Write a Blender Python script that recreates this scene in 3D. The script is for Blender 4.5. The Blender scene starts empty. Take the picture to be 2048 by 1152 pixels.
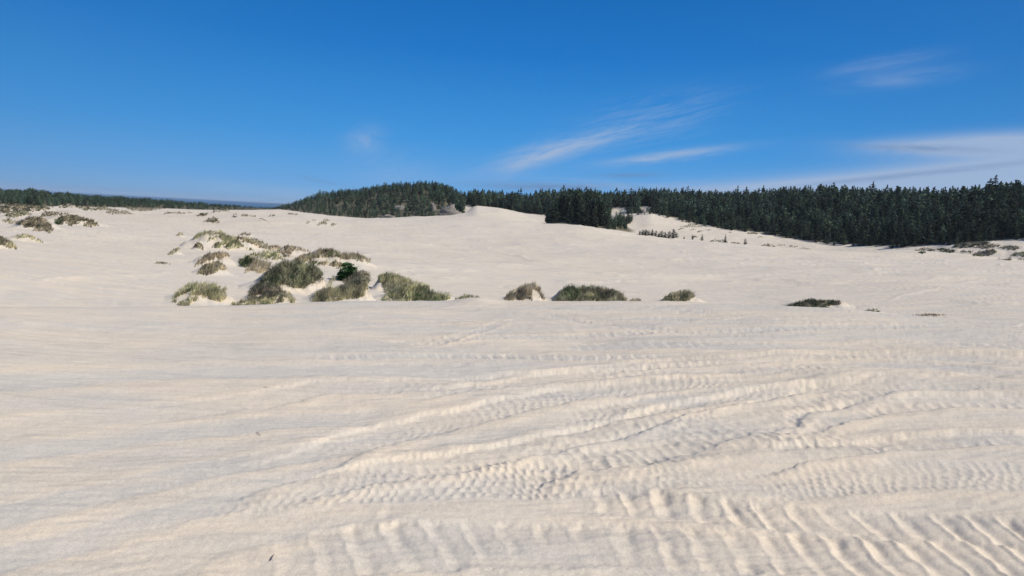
import bpy, math, random
import numpy as np
from mathutils import Vector, Euler, Matrix
random.seed(7); rng = np.random.default_rng(11)
R = math.radians
scene = bpy.context.scene
COL = scene.collection

# ------------------------------------------------------------------ camera
W_, H_, FPX = 2048.0, 1152.0, 1384.0          # the photograph's pixel frame
EYE = 1.62
ROLL, PITCH = R(3.0), R(6.06)
cam = bpy.data.cameras.new('camera'); cam_o = bpy.data.objects.new('camera', cam); COL.objects.link(cam_o)
cam.lens = FPX / W_ * 36.0; cam.sensor_width = 36.0; cam.clip_start = 0.05; cam.clip_end = 120000
fwd = np.array([0, math.cos(PITCH), -math.sin(PITCH)])
right0 = np.array([1.0, 0, 0]); up0 = np.array([0, math.sin(PITCH), math.cos(PITCH)])
rgt = right0 * math.cos(ROLL) + up0 * math.sin(ROLL)
upv = -right0 * math.sin(ROLL) + up0 * math.cos(ROLL)
cam_o.matrix_world = Matrix(((rgt[0], upv[0], -fwd[0], 0), (rgt[1], upv[1], -fwd[1], 0),
                             (rgt[2], upv[2], -fwd[2], EYE), (0, 0, 0, 1)))
scene.camera = cam_o

# ------------------------------------------------------------------ light
SUN_AZ, SUN_EL = R(110), R(44)
sun = bpy.data.lights.new('sun', 'SUN'); sun.energy = 4.85; sun.angle = R(0.5); sun.color = (1.0, 0.94, 0.84)
sun_o = bpy.data.objects.new('sun', sun); COL.objects.link(sun_o)
sd = Vector((math.sin(SUN_AZ) * math.cos(SUN_EL), math.cos(SUN_AZ) * math.cos(SUN_EL), math.sin(SUN_EL)))
sun_o.rotation_euler = sd.to_track_quat('Z', 'Y').to_euler()
scene.view_settings.view_transform = 'Standard'; scene.view_settings.look = 'None'
scene.view_settings.exposure = 0.0; scene.view_settings.gamma = 1.0
scene.cycles.max_bounces = 6; scene.cycles.volume_bounces = 1; scene.cycles.transparent_max_bounces = 8

def pix_dir(u, v):
    d = fwd + rgt * ((u - W_ / 2) / FPX) - upv * ((v - H_ / 2) / FPX)
    return d / np.linalg.norm(d)
def pix_azel(u, v):
    d = pix_dir(u, v); return math.atan2(d[0], d[1]), math.asin(d[2])
def project(P):
    P = np.atleast_2d(P) - np.array([0, 0, EYE])
    z = P @ fwd; z = np.where(z < 1e-6, 1e-6, z)
    return W_ / 2 + FPX * (P @ rgt) / z, H_ / 2 - FPX * (P @ upv) / z
def horizon_v(u):
    return H_ / 2 - math.tan(PITCH) * FPX / math.cos(ROLL) + math.tan(ROLL) * (u - W_ / 2)

# ------------------------------------------------------------------ world: physical sky plus thin clouds
world = bpy.data.worlds.new('World'); scene.world = world; world.use_nodes = True
nt = world.node_tree; nt.nodes.clear()
def N(tree, typ, **kw):
    n = tree.nodes.new(typ)
    for k, v in kw.items(): setattr(n, k, v)
    return n
def LK(tree, a, b): tree.links.new(a, b)
def MATH(tree, op, a, b=None, c=None, clamp=False):
    n = N(tree, 'ShaderNodeMath', operation=op, use_clamp=clamp)
    for i, x in enumerate((a, b, c)):
        if x is None: continue
        if isinstance(x, (int, float)): n.inputs[i].default_value = x
        else: LK(tree, x, n.inputs[i])
    return n.outputs[0]
def RGBMIX(tree, fac, a, b, mode='MIX'):
    n = N(tree, 'ShaderNodeMix', data_type='RGBA', blend_type=mode)
    for idx, x in ((0, fac), (6, a), (7, b)):
        if isinstance(x, (int, float)): n.inputs[idx].default_value = x
        elif isinstance(x, tuple): n.inputs[idx].default_value = (*x, 1)
        else: LK(tree, x, n.inputs[idx])
    return n.outputs[2]
sky = N(nt, 'ShaderNodeTexSky', sky_type='NISHITA'); sky.sun_disc = False
sky.sun_elevation = SUN_EL; sky.sun_rotation = SUN_AZ; sky.altitude = 0
sky.air_density = 1.0; sky.dust_density = 0.2; sky.ozone_density = 3.0
hs = N(nt, 'ShaderNodeHueSaturation'); hs.inputs['Hue'].default_value = 0.494
hs.inputs['Saturation'].default_value = 1.42; hs.inputs['Value'].default_value = 1.0
LK(nt, sky.outputs[0], hs.inputs['Color'])
SKYS = 0.105
def lin(r, g, b):
    f = lambda c: (c / 255 / 12.92) if c / 255 <= .04045 else ((c / 255 + .055) / 1.055) ** 2.4
    return (f(r) / SKYS, f(g) / SKYS, f(b) / SKYS)
tc = N(nt, 'ShaderNodeTexCoord'); sx = N(nt, 'ShaderNodeSeparateXYZ'); LK(nt, tc.outputs['Generated'], sx.inputs[0])
az_n = MATH(nt, 'ARCTAN2', sx.outputs[0], sx.outputs[1]); el_n = MATH(nt, 'ARCSINE', sx.outputs[2])
# clean marine air: grade the physical sky by elevation towards deep azure overhead and pale blue at the horizon
rp = N(nt, 'ShaderNodeValToRGB'); e_ = rp.color_ramp.elements
stops = [(0.0, (112, 170, 220)), (.03, (86, 160, 226)), (.09, (54, 145, 220)), (.20, (22, 116, 198)), (.32, (14, 95, 174)), (.50, (14, 78, 148)), (1.0, (18, 62, 130))]
scl = 1.0 / 9.0
for i, (p_, c_) in enumerate(stops):
    el_ = e_[i] if i < 2 else e_.new(p_)
    el_.position = p_; q_ = lin(*c_); el_.color = (q_[0] * scl, q_[1] * scl, q_[2] * scl, 1)
LK(nt, MATH(nt, 'DIVIDE', MATH(nt, 'MAXIMUM', el_n, 0.0), math.pi / 2 * .7), rp.inputs[0])
vm = N(nt, 'ShaderNodeVectorMath', operation='SCALE'); LK(nt, rp.outputs[0], vm.inputs[0]); vm.inputs[3].default_value = 9.0
side = MATH(nt, 'MULTIPLY', MATH(nt, 'POWER', MATH(nt, 'MINIMUM', MATH(nt, 'ABSOLUTE', MATH(nt, 'DIVIDE', az_n, .75)), 1.0), 2.0), .40)
rmp2 = RGBMIX(nt, side, vm.outputs[0], lin(56, 114, 174))
skyg = RGBMIX(nt, .93, hs.outputs[0], rmp2)
cloud_sum = None
def cloud(u, v, lu, lv, ang, amt, seed, stretch=(6, 30), lo=0.35, hi=0.75):
    """a soft patch of cirrus round the direction of (u,v): half sizes in px, slope angle in degrees"""
    global cloud_sum
    a0, e0 = pix_azel(u, v)
    dx = MATH(nt, 'SUBTRACT', az_n, a0); dy = MATH(nt, 'SUBTRACT', el_n, e0)
    c, s = math.cos(R(ang)), math.sin(R(ang))
    p = MATH(nt, 'ADD', MATH(nt, 'MULTIPLY', dx, c), MATH(nt, 'MULTIPLY', dy, s))
    q = MATH(nt, 'SUBTRACT', MATH(nt, 'MULTIPLY', dy, c), MATH(nt, 'MULTIPLY', dx, s))
    cb = N(nt, 'ShaderNodeCombineXYZ')
    LK(nt, MATH(nt, 'MULTIPLY', p, stretch[0] * 2.0), cb.inputs[0]); LK(nt, MATH(nt, 'MULTIPLY', q, stretch[1] * 2.0), cb.inputs[1])
    cb.inputs[2].default_value = seed * 3.7
    nz = N(nt, 'ShaderNodeTexNoise'); nz.inputs['Scale'].default_value = 1.0; nz.inputs['Detail'].default_value = 9
    nz.inputs['Roughness'].default_value = 0.68; nz.inputs['Distortion'].default_value = 0.6
    LK(nt, cb.outputs[0], nz.inputs['Vector'])
    rr = MATH(nt, 'ADD', MATH(nt, 'POWER', MATH(nt, 'DIVIDE', p, lu / FPX), 2.0), MATH(nt, 'POWER', MATH(nt, 'DIVIDE', q, lv / FPX), 2.0))
    g = MATH(nt, 'EXPONENT', MATH(nt, 'MULTIPLY', rr, -1.0))
    mr = N(nt, 'ShaderNodeMapRange', interpolation_type='SMOOTHSTEP'); mr.inputs[1].default_value = lo; mr.inputs[2].default_value = hi
    LK(nt, nz.outputs[0], mr.inputs[0])
    o = MATH(nt, 'MULTIPLY', MATH(nt, 'MULTIPLY', g, mr.outputs[0]), amt * 1.05)
    cloud_sum = o if cloud_sum is None else MATH(nt, 'ADD', cloud_sum, o)
cloud(1120, 300, 130, 17, 17, .75, 1, (6, 44), .3, .62)
cloud(1055, 318, 60, 22, 28, .5, 12, (7, 18), .25, .7)
cloud(1290, 245, 140, 40, 15, .30, 2, (6, 60), .36, .66)
cloud(1340, 312, 110, 9, 9, .75, 3, (6, 52), .28, .58)
cloud(730, 280, 34, 24, 10, .42, 4, (12, 16), .2, .7)
cloud(790, 345, 70, 32, 5, .28, 5, (9, 24), .3, .7)
cloud(1760, 128, 75, 12, 8, .30, 6, (7, 34), .2, .7)
cloud(1800, 158, 80, 14, 6, .30, 7, (7, 34), .2, .7)
cloud(1995, 288, 160, 17, 2, 1.1, 8, (5, 22), .15, .55)
cloud(1870, 295, 120, 9, -3, .35, 13, (5, 26), .15, .55)
cloud(1985, 362, 290, 34, 7, 1.9, 9, (3, 14), -.1, .5)
cloud(1720, 386, 260, 22, 3, 1.7, 10, (3, 18), .0, .5)
cloud(1230, 372, 220, 12, 1, .45, 11, (5, 36), .3, .65)
cloud(560, 385, 200, 12, -3, .22, 14, (4, 24), .2, .6)
cl = MATH(nt, 'MINIMUM', cloud_sum, 0.86); cloud_sum = None
cloud(1150, 377, 190, 9, 1, .85, 21, (5, 50), .32, .6); cloud(1250, 350, 60, 5, 3, .6, 22, (8, 50), .3, .6)
cloud(640, 362, 60, 4, -8, .4, 23, (8, 40), .3, .6); cloud(1840, 296, 90, 6, -3, .6, 24, (6, 40), .25, .6); cloud(1800, 352, 200, 5, 8, .5, 25, (4, 40), .3, .6)
grey = MATH(nt, 'MINIMUM', cloud_sum, 0.8)
skyc = RGBMIX(nt, cl, skyg, lin(163, 183, 212)); skyc = RGBMIX(nt, grey, skyc, lin(104, 136, 180))
bg = N(nt, 'ShaderNodeBackground'); bg.inputs[1].default_value = SKYS
LK(nt, skyc, bg.inputs[0])
wo = N(nt, 'ShaderNodeOutputWorld'); LK(nt, bg.outputs[0], wo.inputs[0])

# ------------------------------------------------------------------ helpers
def tag(o, label=None, cat=None, group=None, kind=None):
    if label: o['label'] = label
    if cat: o['category'] = cat
    if group: o['group'] = group
    if kind: o['kind'] = kind
    return o
def mesh_np(name, verts, loops, sizes, mat=None, smooth=False, attrs=None, colors=None):
    verts = np.asarray(verts, np.float32); loops = np.asarray(loops, np.int32).ravel()
    me = bpy.data.meshes.new(name); nf = len(sizes)
    me.vertices.add(len(verts)); me.vertices.foreach_set('co', verts.ravel())
    me.loops.add(len(loops)); me.loops.foreach_set('vertex_index', loops)
    me.polygons.add(nf)
    st = np.zeros(nf, np.int32); st[1:] = np.cumsum(sizes)[:-1]
    me.polygons.foreach_set('loop_start', st); me.polygons.foreach_set('loop_total', np.asarray(sizes, np.int32))
    if smooth: me.polygons.foreach_set('use_smooth', np.ones(nf, bool))
    if attrs:
        for k, a in attrs.items():
            at = me.attributes.new(k, 'FLOAT', 'POINT'); at.data.foreach_set('value', np.asarray(a, np.float32).ravel())
    if colors is not None:
        at = me.attributes.new('tint', 'FLOAT_COLOR', 'POINT')
        c = np.ones((len(verts), 4), np.float32); c[:, :3] = colors; at.data.foreach_set('color', c.ravel())
    if mat: me.materials.append(mat)
    me.update(calc_edges=True)
    return me
def link(name, me, parent=None):
    o = bpy.data.objects.new(name, me); COL.objects.link(o)
    if parent: o.parent = parent
    return o

_P = np.random.default_rng(3).random((256, 256)).astype(np.float64) * 2 * math.pi
_GX, _GY = np.cos(_P), np.sin(_P)
def perlin(x, y):
    xi = np.floor(x).astype(np.int64); yi = np.floor(y).astype(np.int64); fx = x - xi; fy = y - yi
    xi &= 255; yi &= 255; x1 = (xi + 1) & 255; y1 = (yi + 1) & 255
    ux = fx * fx * fx * (fx * (fx * 6 - 15) + 10); uy = fy * fy * fy * (fy * (fy * 6 - 15) + 10)
    a = _GX[xi, yi] * fx + _GY[xi, yi] * fy
    b = _GX[x1, yi] * (fx - 1) + _GY[x1, yi] * fy
    c = _GX[xi, y1] * fx + _GY[xi, y1] * (fy - 1)
    d = _GX[x1, y1] * (fx - 1) + _GY[x1, y1] * (fy - 1)
    return 1.5 * ((a * (1 - ux) + b * ux) * (1 - uy) + (c * (1 - ux) + d * ux) * uy)
def fbm(x, y, o=3, g=0.5):
    s = 0; a = 1
    for i in range(o):
        s = s + a * perlin(x + 17.3 * i, y - 9.1 * i); x = x * 2.03; y = y * 2.03; a *= g
    return s
def sstep(a, b, x):
    t = np.clip((x - a) / (b - a), 0, 1); return t * t * (3 - 2 * t)

# ------------------------------------------------------------------ terrain profile, laid out as real distances and heights
def row(pts, sig=0.5):
    """pts: (u, v, distance) of a terrain line -> tables of distance and height over azimuth"""
    A = []
    for u, v, d in pts:
        dr = pix_dir(u, v); hz = math.hypot(dr[0], dr[1])
        A.append((math.atan2(dr[0], dr[1]), d, EYE + dr[2] / hz * d))
    return finish_row(A, sig)
AZT = np.linspace(-math.pi, math.pi, 7201)
def finish_row(A, sig):
    A.sort(); az = np.array([a[0] for a in A]); r = np.array([a[1] for a in A]); z = np.array([a[2] for a in A])
    rt = np.interp(AZT, az, r); zt = np.interp(AZT, az, z)
    w = sstep(R(55), R(110), np.abs(AZT)); rm, zm = r.mean(), z.mean()
    rt = rt * (1 - w) + rm * w; zt = zt * (1 - w) + zm * w
    n = int(sig / 0.05 * 3); k = np.exp(-0.5 * (np.arange(-n, n + 1) * 0.05 / sig) ** 2); k /= k.sum()
    pad = lambda q: np.convolve(np.concatenate([q[-n - 1:-1], q, q[1:n + 1]]), k, 'valid')
    return pad(rt), pad(zt)
def zrow(d, z): return finish_row([(-1.0, d, z), (1.0, d, z)], .5)
def crest_d(u): return np.interp(u, [-300, 0, 400, 900, 1400, 2048, 2400], [10.5, 11, 12.5, 13.5, 13.5, 13, 13])
CR = [(-300, 640), (0, 628), (200, 624), (460, 616), (560, 611), (700, 606), (860, 604), (945, 604), (1030, 604), (1200, 604),
      (1400, 606), (1560, 613), (1750, 627), (1900, 637), (2048, 646), (2300, 662)]
FD = lambda u: float(np.interp(u, [-300, 0, 500, 560, 640, 800, 930, 960, 1050, 1080, 1270, 1400, 1600, 1800, 2048, 2300],
                               [420, 430, 480, 520, 460, 430, 420, 520, 480, 470, 420, 390, 350, 310, 300, 300]))
GE = lambda u: float(np.interp(u, [-300, 0, 500, 560, 700, 900, 960, 1080, 1300, 1500, 2048], [90, 90, 60, 70, 130, 120, 60, 80, 120, 130, 110]))
TPX = lambda u: np.interp(u, [-300, 0, 200, 400, 520, 560, 640, 850, 930, 1000, 1080, 1270, 1400, 1600, 1800, 2048],
                          [17, 17, 12, 8, 3.5, 6, 12, 15, 26, 30, 32, 28, 29, 33, 38, 45])
SKYL = [(-300, 372), (0, 379), (50, 382), (80, 381), (110, 387), (200, 392), (300, 398), (400, 405), (520, 413), (550, 413), (575, 408), (600, 399),
        (640, 385), (680, 380), (720, 379), (745, 373), (800, 366), (850, 363), (888, 369), (905, 380), (922, 389), (940, 386), (970, 387), (1000, 391),
        (1050, 394), (1080, 386), (1190, 387), (1215, 390), (1260, 388), (1300, 384), (1400, 388), (1470, 391), (1530, 388), (1580, 384), (1650, 380),
        (1700, 387), (1750, 391), (1800, 389), (1850, 391), (1900, 393), (1950, 391), (2000, 388), (2048, 384), (2300, 384)]
FB = [(-300, 402), (0, 408), (100, 412), (200, 414), (400, 420), (500, 420), (560, 419), (600, 424), (660, 432), (730, 437), (860, 433), (915, 429), (935, 425), (950, 411),
      (1000, 416), (1050, 427), (1080, 430), (1250, 430), (1300, 428), (1340, 438), (1400, 450), (1500, 466), (1600, 481), (1700, 493), (1800, 499),
      (1900, 490), (2048, 484), (2300, 490)]
DC = [(-300, 432), (0, 437), (400, 438), (560, 433), (620, 433), (700, 440), (850, 438), (930, 435), (1000, 440), (1080, 448), (1160, 451), (1240, 462), (1340, 476),
      (1430, 483), (1500, 490), (1640, 503), (1750, 504), (1850, 503), (1930, 509), (2048, 523), (2300, 535)]
def hv(u, dh, z0=-6.3):  # image row of a level plane at distance d
    return horizon_v(u) + (EYE - z0) / dh * FPX
US = list(range(-300, 2400, 100))
rows = [zrow(0.01, 0), zrow(1.6, 0.0),
        row([(u, v, crest_d(u)) for u, v in CR], .35),
        zrow(17, -1.05), zrow(26, -2.9), zrow(42, -5.4),
        row([(u, hv(u, 64, np.interp(u, [0, 500, 1500, 2048], [-5.9, -6.5, -6.6, -5.6])), 64) for u in US]),
        row([(u, hv(u, 90, np.interp(u, [0, 700, 1100, 1500, 2048], [-6.2, -6.6, -6.8, -6.6, -5.4])), 90) for u in US]),
        row([(u, hv(u, 135, np.interp(u, [0, 700, 1000, 1300, 1600, 2048], [-6.4, -6.9, -7.1, -6.3, -5.6, -4.6])), 135) for u in US]),
        row([(u, hv(u, 185, np.interp(u, [0, 700, 1000, 1300, 1600, 2048], [-6.4, -7.2, -6.6, -5.6, -5.4, -4.6])), 185) for u in US]),
        row([(u, v, np.interp(u, [0, 900, 1300, 2048], [260, 270, 262, 235])) for u, v in DC], .3),
        row([(u, float(np.interp(u, [a for a, b in DC], [b for a, b in DC])) + np.interp(u, [0, 500, 560, 940, 960, 1060, 1200, 1300, 1500, 2048], [-14, -8, 0, 2, -4, 3, 14, 16, 13, 14]),
              np.interp(u, [0, 900, 1300, 2048], [320, 330, 302, 268])) for u in range(-300, 2400, 50)], .4),
        row([(u, v, FD(u)) for u, v in FB], .2),
        row([(u, v + TPX(u) * 0.84, FD(u) + GE(u)) for u, v in SKYL], .25),
        finish_row([(-1, 760, -10), (-.35, 760, -12), (-.2, 760, -8), (0, 760, 0), (1, 760, 6)], 1),
        finish_row([(-1, 1300, -29.0), (-.35, 1300, -28), (-.2, 1300, -27), (0, 1300, -14), (1, 1300, -8)], 1),
        zrow(2600, -36)]
NR = len(rows)
RT = np.array([r[0] for r in rows]); ZT = np.array([r[1] for r in rows])
for i in range(1, NR): RT[i] = np.maximum(RT[i], RT[i - 1] * 1.02 + 0.01)
HH = np.diff(RT, axis=0); DD = np.diff(ZT, axis=0) / HH
MM = np.zeros_like(ZT)
for i in range(1, NR - 1):
    a, b = DD[i - 1], DD[i]; w1 = 2 * HH[i] + HH[i - 1]; w2 = HH[i] + 2 * HH[i - 1]
    ok = (a * b) > 0
    MM[i] = np.where(ok, (w1 + w2) / (w1 / np.where(ok, a, 1) + w2 / np.where(ok, b, 1)), 0)
def base_h(x, y):
    x = np.asarray(x, float); y = np.asarray(y, float)
    r = np.hypot(x, y); az = np.arctan2(x, y)
    fi = (az + math.pi) / (2 * math.pi) * (len(AZT) - 1); i0 = np.clip(fi.astype(int), 0, len(AZT) - 2); f = fi - i0
    z = np.zeros_like(r)
    L = lambda T, k: T[k][i0] * (1 - f) + T[k][i0 + 1] * f
    r0 = L(RT, 0)
    for k in range(NR - 1):
        r1 = L(RT, k + 1); m = (r >= r0) & (r < r1) if k else (r < r1)
        if m.any():
            h = (r1 - r0)[m]; t = (r[m] - r0[m]) / h; t2 = t * t; t3 = t2 * t
            z0 = L(ZT, k)[m]; z1 = L(ZT, k + 1)[m]; m0 = L(MM, k)[m]; m1 = L(MM, k + 1)[m]
            z[m] = z0 * (2 * t3 - 3 * t2 + 1) + z1 * (3 * t2 - 2 * t3) + h * (m0 * (t3 - 2 * t2 + t) + m1 * (t3 - t2))
        r0 = r1
    z[r >= r0] = ZT[-1][0]
    return z
# knolls and dune waves
def dune_h(x, y):
    z = base_h(x, y); r = np.hypot(x, y)
    a0, _ = pix_azel(1175, 450); cx, cy = 352 * math.sin(a0), 352 * math.cos(a0)
    px = (x - cx) * math.cos(a0) - (y - cy) * math.sin(a0); py = (x - cx) * math.sin(a0) + (y - cy) * math.cos(a0)
    z = z + 6.5 * np.exp(-(px / 17) ** 4 - (py / 16) ** 2)
    a1, _ = pix_azel(948, 600); qx, qy = 13.4 * math.sin(a1), 13.4 * math.cos(a1)
    z = z + .085 * np.exp(-((x - qx) / .42) ** 2 - ((y - qy) / .75) ** 2)
    m = sstep(60, 110, r) * (1 - sstep(420, 500, r))
    z = z + m * (0.75 * fbm(x / 46 + 3, y / 30, 3) + 0.14 * fbm(x / 11, y / 8 + 5, 2))
    m2 = sstep(70, 110, r) * (1 - sstep(240, 280, r))
    wv = fbm(x / 60 + 7 + y * 0.004, y / 17 + 2 + x * 0.006, 2)
    z = z + m2 * 0.35 * np.minimum(0, -np.abs(wv) + 0.25)      # soft ridge lines across the basin
    return z
def hit(u, v, rmin=30.0, rmax=900.0, f=None, zoff=0.0):
    """first point beyond rmin where the line of sight through a pixel meets the sand"""
    d = pix_dir(u, v); hz = math.hypot(d[0], d[1])
    r = np.exp(np.linspace(math.log(rmin), math.log(rmax), 2400)); x = d[0] / hz * r; y = d[1] / hz * r
    z = (f or dune_h)(x, y) + zoff; s = EYE + d[2] / hz * r - z
    idx = np.nonzero(s < 0)[0]
    i = idx[0] if len(idx) else int(np.argmin(s))
    return x[i], y[i], float(z[i] - zoff), r[i]

# ------------------------------------------------------------------ the grassy hummocks: (u, v of the foot, width px, height px, kind, greenness, shrubbiness, label)
HUM = [
 (398,606,108,36,'arch',.45,.1,"olive grass mound in two arched tiers, leftmost of the large hummocks behind the crest"),
 (575,583,136,50,'full',.22,.95,"largest hummock, dark scrubby dome left of the small bright pine shrub"),
 (526,612,134,20,'full',.45,.2,"low olive grass strip along the foot of the largest scrubby hummock"),
 (532,600,80,32,'full',.3,.9,"dark scrubby shoulder between the largest hummock and the olive strip at its foot"),
 (682,605,112,42,'full',.3,.35,"grey brown grass hummock with the bright green pine shrub on its top"),
 (712,575,52,28,'full',.2,.9,"dark leafless scrub dome just right of the bright green pine shrub"),
 (796,583,84,32,'slopeR',.3,.25,"tan brown grass hummock tapering right behind a greener one"),
 (832,604,136,33,'full',.75,.35,"grey green grass hummock half sunk behind the sand crest with a vivid green patch"),
 (944,600,70,8,'low',.8,0,"sparse row of pale green grass blades on the small sand crest rise"),
 (1046,601,76,31,'arch',.12,.1,"brown grass arch with bare cream sand on its right flank"),
 (1177,606,142,33,'full',.42,.6,"widest dark scrubby hummock standing alone behind the centre of the crest"),
 (1268,605,44,9,'low',.15,.1,"small brown grass tuft right of the wide dark scrubby hummock"),
 (1357,606,76,23,'slopeL',.4,.3,"rounded olive hummock with sand tail on the right, second from the right on the crest"),
 (1622,617,102,17,'slopeL',.55,.7,"dark green low wedge of scrub with bright sand at its right end"),
 (1744,628,46,9,'full',.3,.2,"small brown green tuft just right of the dark green wedge"),
 (1858,634,48,4,'low',.3,0,"thin line of short grass at the far right of the crest"),
 (655,533,140,30,'arch',.62,.05,"broad olive grass crescent with pale sand inside, behind the pine shrub"),
 (712,520,52,10,'low',.5,0,"thin grass tail running right from the broad olive crescent"),
 (503,536,46,20,'full',.95,.8,"small dark green rounded bush on bare sand"),
 (526,543,40,18,'low',.25,.1,"patchy brown grass beside the small dark green rounded bush"),
 (540,522,100,15,'arch',.45,.05,"low olive grass band behind the dark green rounded bush"),
 (588,512,62,18,'slopeR',.3,.15,"brown grass mound with a long right slope, left of the broad olive crescent"),
 (424,529,62,20,'slopeL',.25,.15,"grey brown grass mound leaning left, upper one of a stacked pair"),
 (424,550,58,20,'arch',.3,.2,"rusty brown grass arch, lower one of a stacked pair"),
 (448,496,104,28,'arch',.35,.1,"tangled brown grass ridges with an olive patch, far end of the left cluster"),
 (508,498,72,18,'slopeR',.3,.1,"brown grass streaks sloping right beside the tangled ridges"),
 (548,500,34,8,'low',.2,0,"short grass link between the brown streaks and the next mound"),
 (397,500,24,13,'full',.1,.3,"small round brown grass dome on open sand, nearer of the two domes"),
 (361,474,17,9,'full',.1,.3,"tiny round brown grass dome on open sand, farther of the two domes"),
 (349,509,30,13,'slopeL',.15,.1,"small slanting brown tuft left of the round grass domes"),
 (324,529,28,4,'low',.15,0,"wispy low tuft lying left of every larger hummock"),
 (494,472,26,6,'low',.3,0,"thin grass patch above the brown grass streaks"),
 (425,446,32,13,'arch',.15,.2,"small peaked brown tuft alone on the far sand flat"),
 (405,433,44,9,'low',.2,.2,"spread brown grass patch left of the peaked tuft at the far sand edge"),
 (350,429,62,8,'arch',.2,.1,"long thin brown grass ridge near the left woods"),
 (448,424,26,9,'full',.3,.3,"grey brown scrub mound at the right end of the left woods"),
 (470,434,13,9,'full',.1,.2,"tiny upright brown grass dome on the far flat"),
 (498,433,40,6,'low',.25,.2,"string of dark low tufts on the far flat right of the tiny dome"),
 (528,443,26,6,'slopeR',.2,0,"thin slanting grass line on the far flat"),
 (545,431,14,4,'low',.2,.1,"speck of grass on the far flat near the gap to the sea"),
 (584,429,18,3,'low',.2,.1,"flat dark speck of grass below the left foot of the wooded hill"),
 (617,447,9,7,'full',.1,.1,"leftmost of four tiny tufts below the wooded hill"),
 (630,442,13,5,'arch',.1,.1,"second of four tiny tufts below the wooded hill"),
 (650,448,24,10,'arch',.12,.1,"largest of four tiny tufts below the wooded hill"),
 (667,452,13,9,'slopeL',.1,.1,"rightmost of four tiny tufts below the wooded hill"),
 (150,450,92,24,'arch',.4,.15,"wide olive hummock with pale sand patches on the left flat"),
 (123,447,17,10,'full',.85,.9,"dark green bush at the left end of the wide olive hummock"),
 (120,428,90,10,'low',.4,.05,"thin olive grass line behind the wide olive hummock on the left"),
 (70,459,76,23,'arch',.3,.4,"grey brown hummock with dark streaks left of the wide olive one"),
 (34,435,62,14,'full',.6,.05,"yellow olive grass mound near the left edge"),
 (8,497,52,20,'slopeR',.15,.05,"sparse brown slope of grass cut by the left edge of the photo"),
 (52,483,66,12,'arch',.15,.05,"thin brown grass arch on bare sand near the left edge"),
 (236,427,50,9,'arch',.2,.1,"dark brown tuft row on the left flat below the woods"),
 (185,418,56,8,'low',.35,.2,"olive brown grass band touching sand below the left woods"),
 (285,419,70,7,'low',.3,.2,"sparse brown grass fringe between sand and the left woods"),
 (50,424,120,18,'full',.35,.5,"broad grey olive brush bank below the far left woods"),
 (138,413,38,9,'full',.3,.6,"dark scrub clump beside the small bare dune at the left woods"),
 (1362,455,26,5,'low',.25,0,"pale grass streak at the foot of the right forest, leftmost of the streaks"),
 (1385,461,20,6,'slopeL',.2,.1,"short brown streak of grass, second below the right forest"),
 (1402,464,20,6,'slopeL',.2,.1,"short slanting grass streak below the right forest"),
 (1420,461,16,5,'arch',.2,.1,"small arched tuft below the right forest"),
 (1400,451,44,4,'low',.35,0,"long olive grass line just under the forest edge"),
 (1460,466,7,4,'full',.3,.6,"tiny dark tuft alone on the sand slope under the forest"),
 (1504,468,18,4,'low',.2,.2,"flat brown tuft below the forest edge at right of centre"),
 (1521,475,9,3,'full',.2,.2,"tiny brown speck of grass on the open right slope"),
 (1388,476,11,6,'slopeL',.15,.1,"small brown tuft beside the lone young spruces on the ridge"),
 (1438,484,42,6,'arch',.3,.2,"low brown grass mound around a lone young spruce"),
 (1471,487,16,3,'low',.3,0,"flat grass speck left of the last lone young spruce"),
 (1538,493,32,7,'arch',.2,.1,"leftmost brown mound of the grass chain on the right ridge"),
 (1561,492,22,5,'arch',.2,.1,"second mound of the grass chain on the right ridge"),
 (1584,495,26,4,'low',.25,0,"third flat mound of the grass chain on the right ridge"),
 (1613,499,32,4,'slopeR',.25,0,"last tapering streak of the grass chain on the right ridge"),
 (1846,507,15,5,'full',.7,.8,"small flat dark green bush on the right ridge"),
 (1866,502,34,7,'full',.35,.2,"olive grass mound at forest edge, leftmost of the right hand mounds"),
 (1900,504,42,9,'full',.2,.4,"grey brown mound beneath the right forest edge"),
 (1931,508,32,6,'full',.5,.1,"low green grass dome between brown mounds at right"),
 (1972,512,52,14,'slopeL',.4,.1,"largest olive wedge of grass on the right sand slope"),
 (1975,498,56,9,'arch',.35,.1,"long grass bank above the olive wedge at right"),
 (2024,500,44,7,'full',.3,.1,"flat brown grass bank under the forest near the right edge"),
 (2040,514,44,11,'slopeL',.4,.1,"green grass mound cut by the right edge of the photo"),
 (2001,520,15,5,'full',.15,.4,"small brown tuft, left one of a low pair at right edge"),
 (2018,521,15,6,'full',.15,.4,"small brown tuft, right one of a low pair at right edge"),
 (2042,521,16,4,'low',.2,.2,"thin brown tuft at the right edge under the green mound"),
 (1940,497,84,12,'full',.15,.5,"dark brown brush bank along the foot of the right forest"),
]
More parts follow.
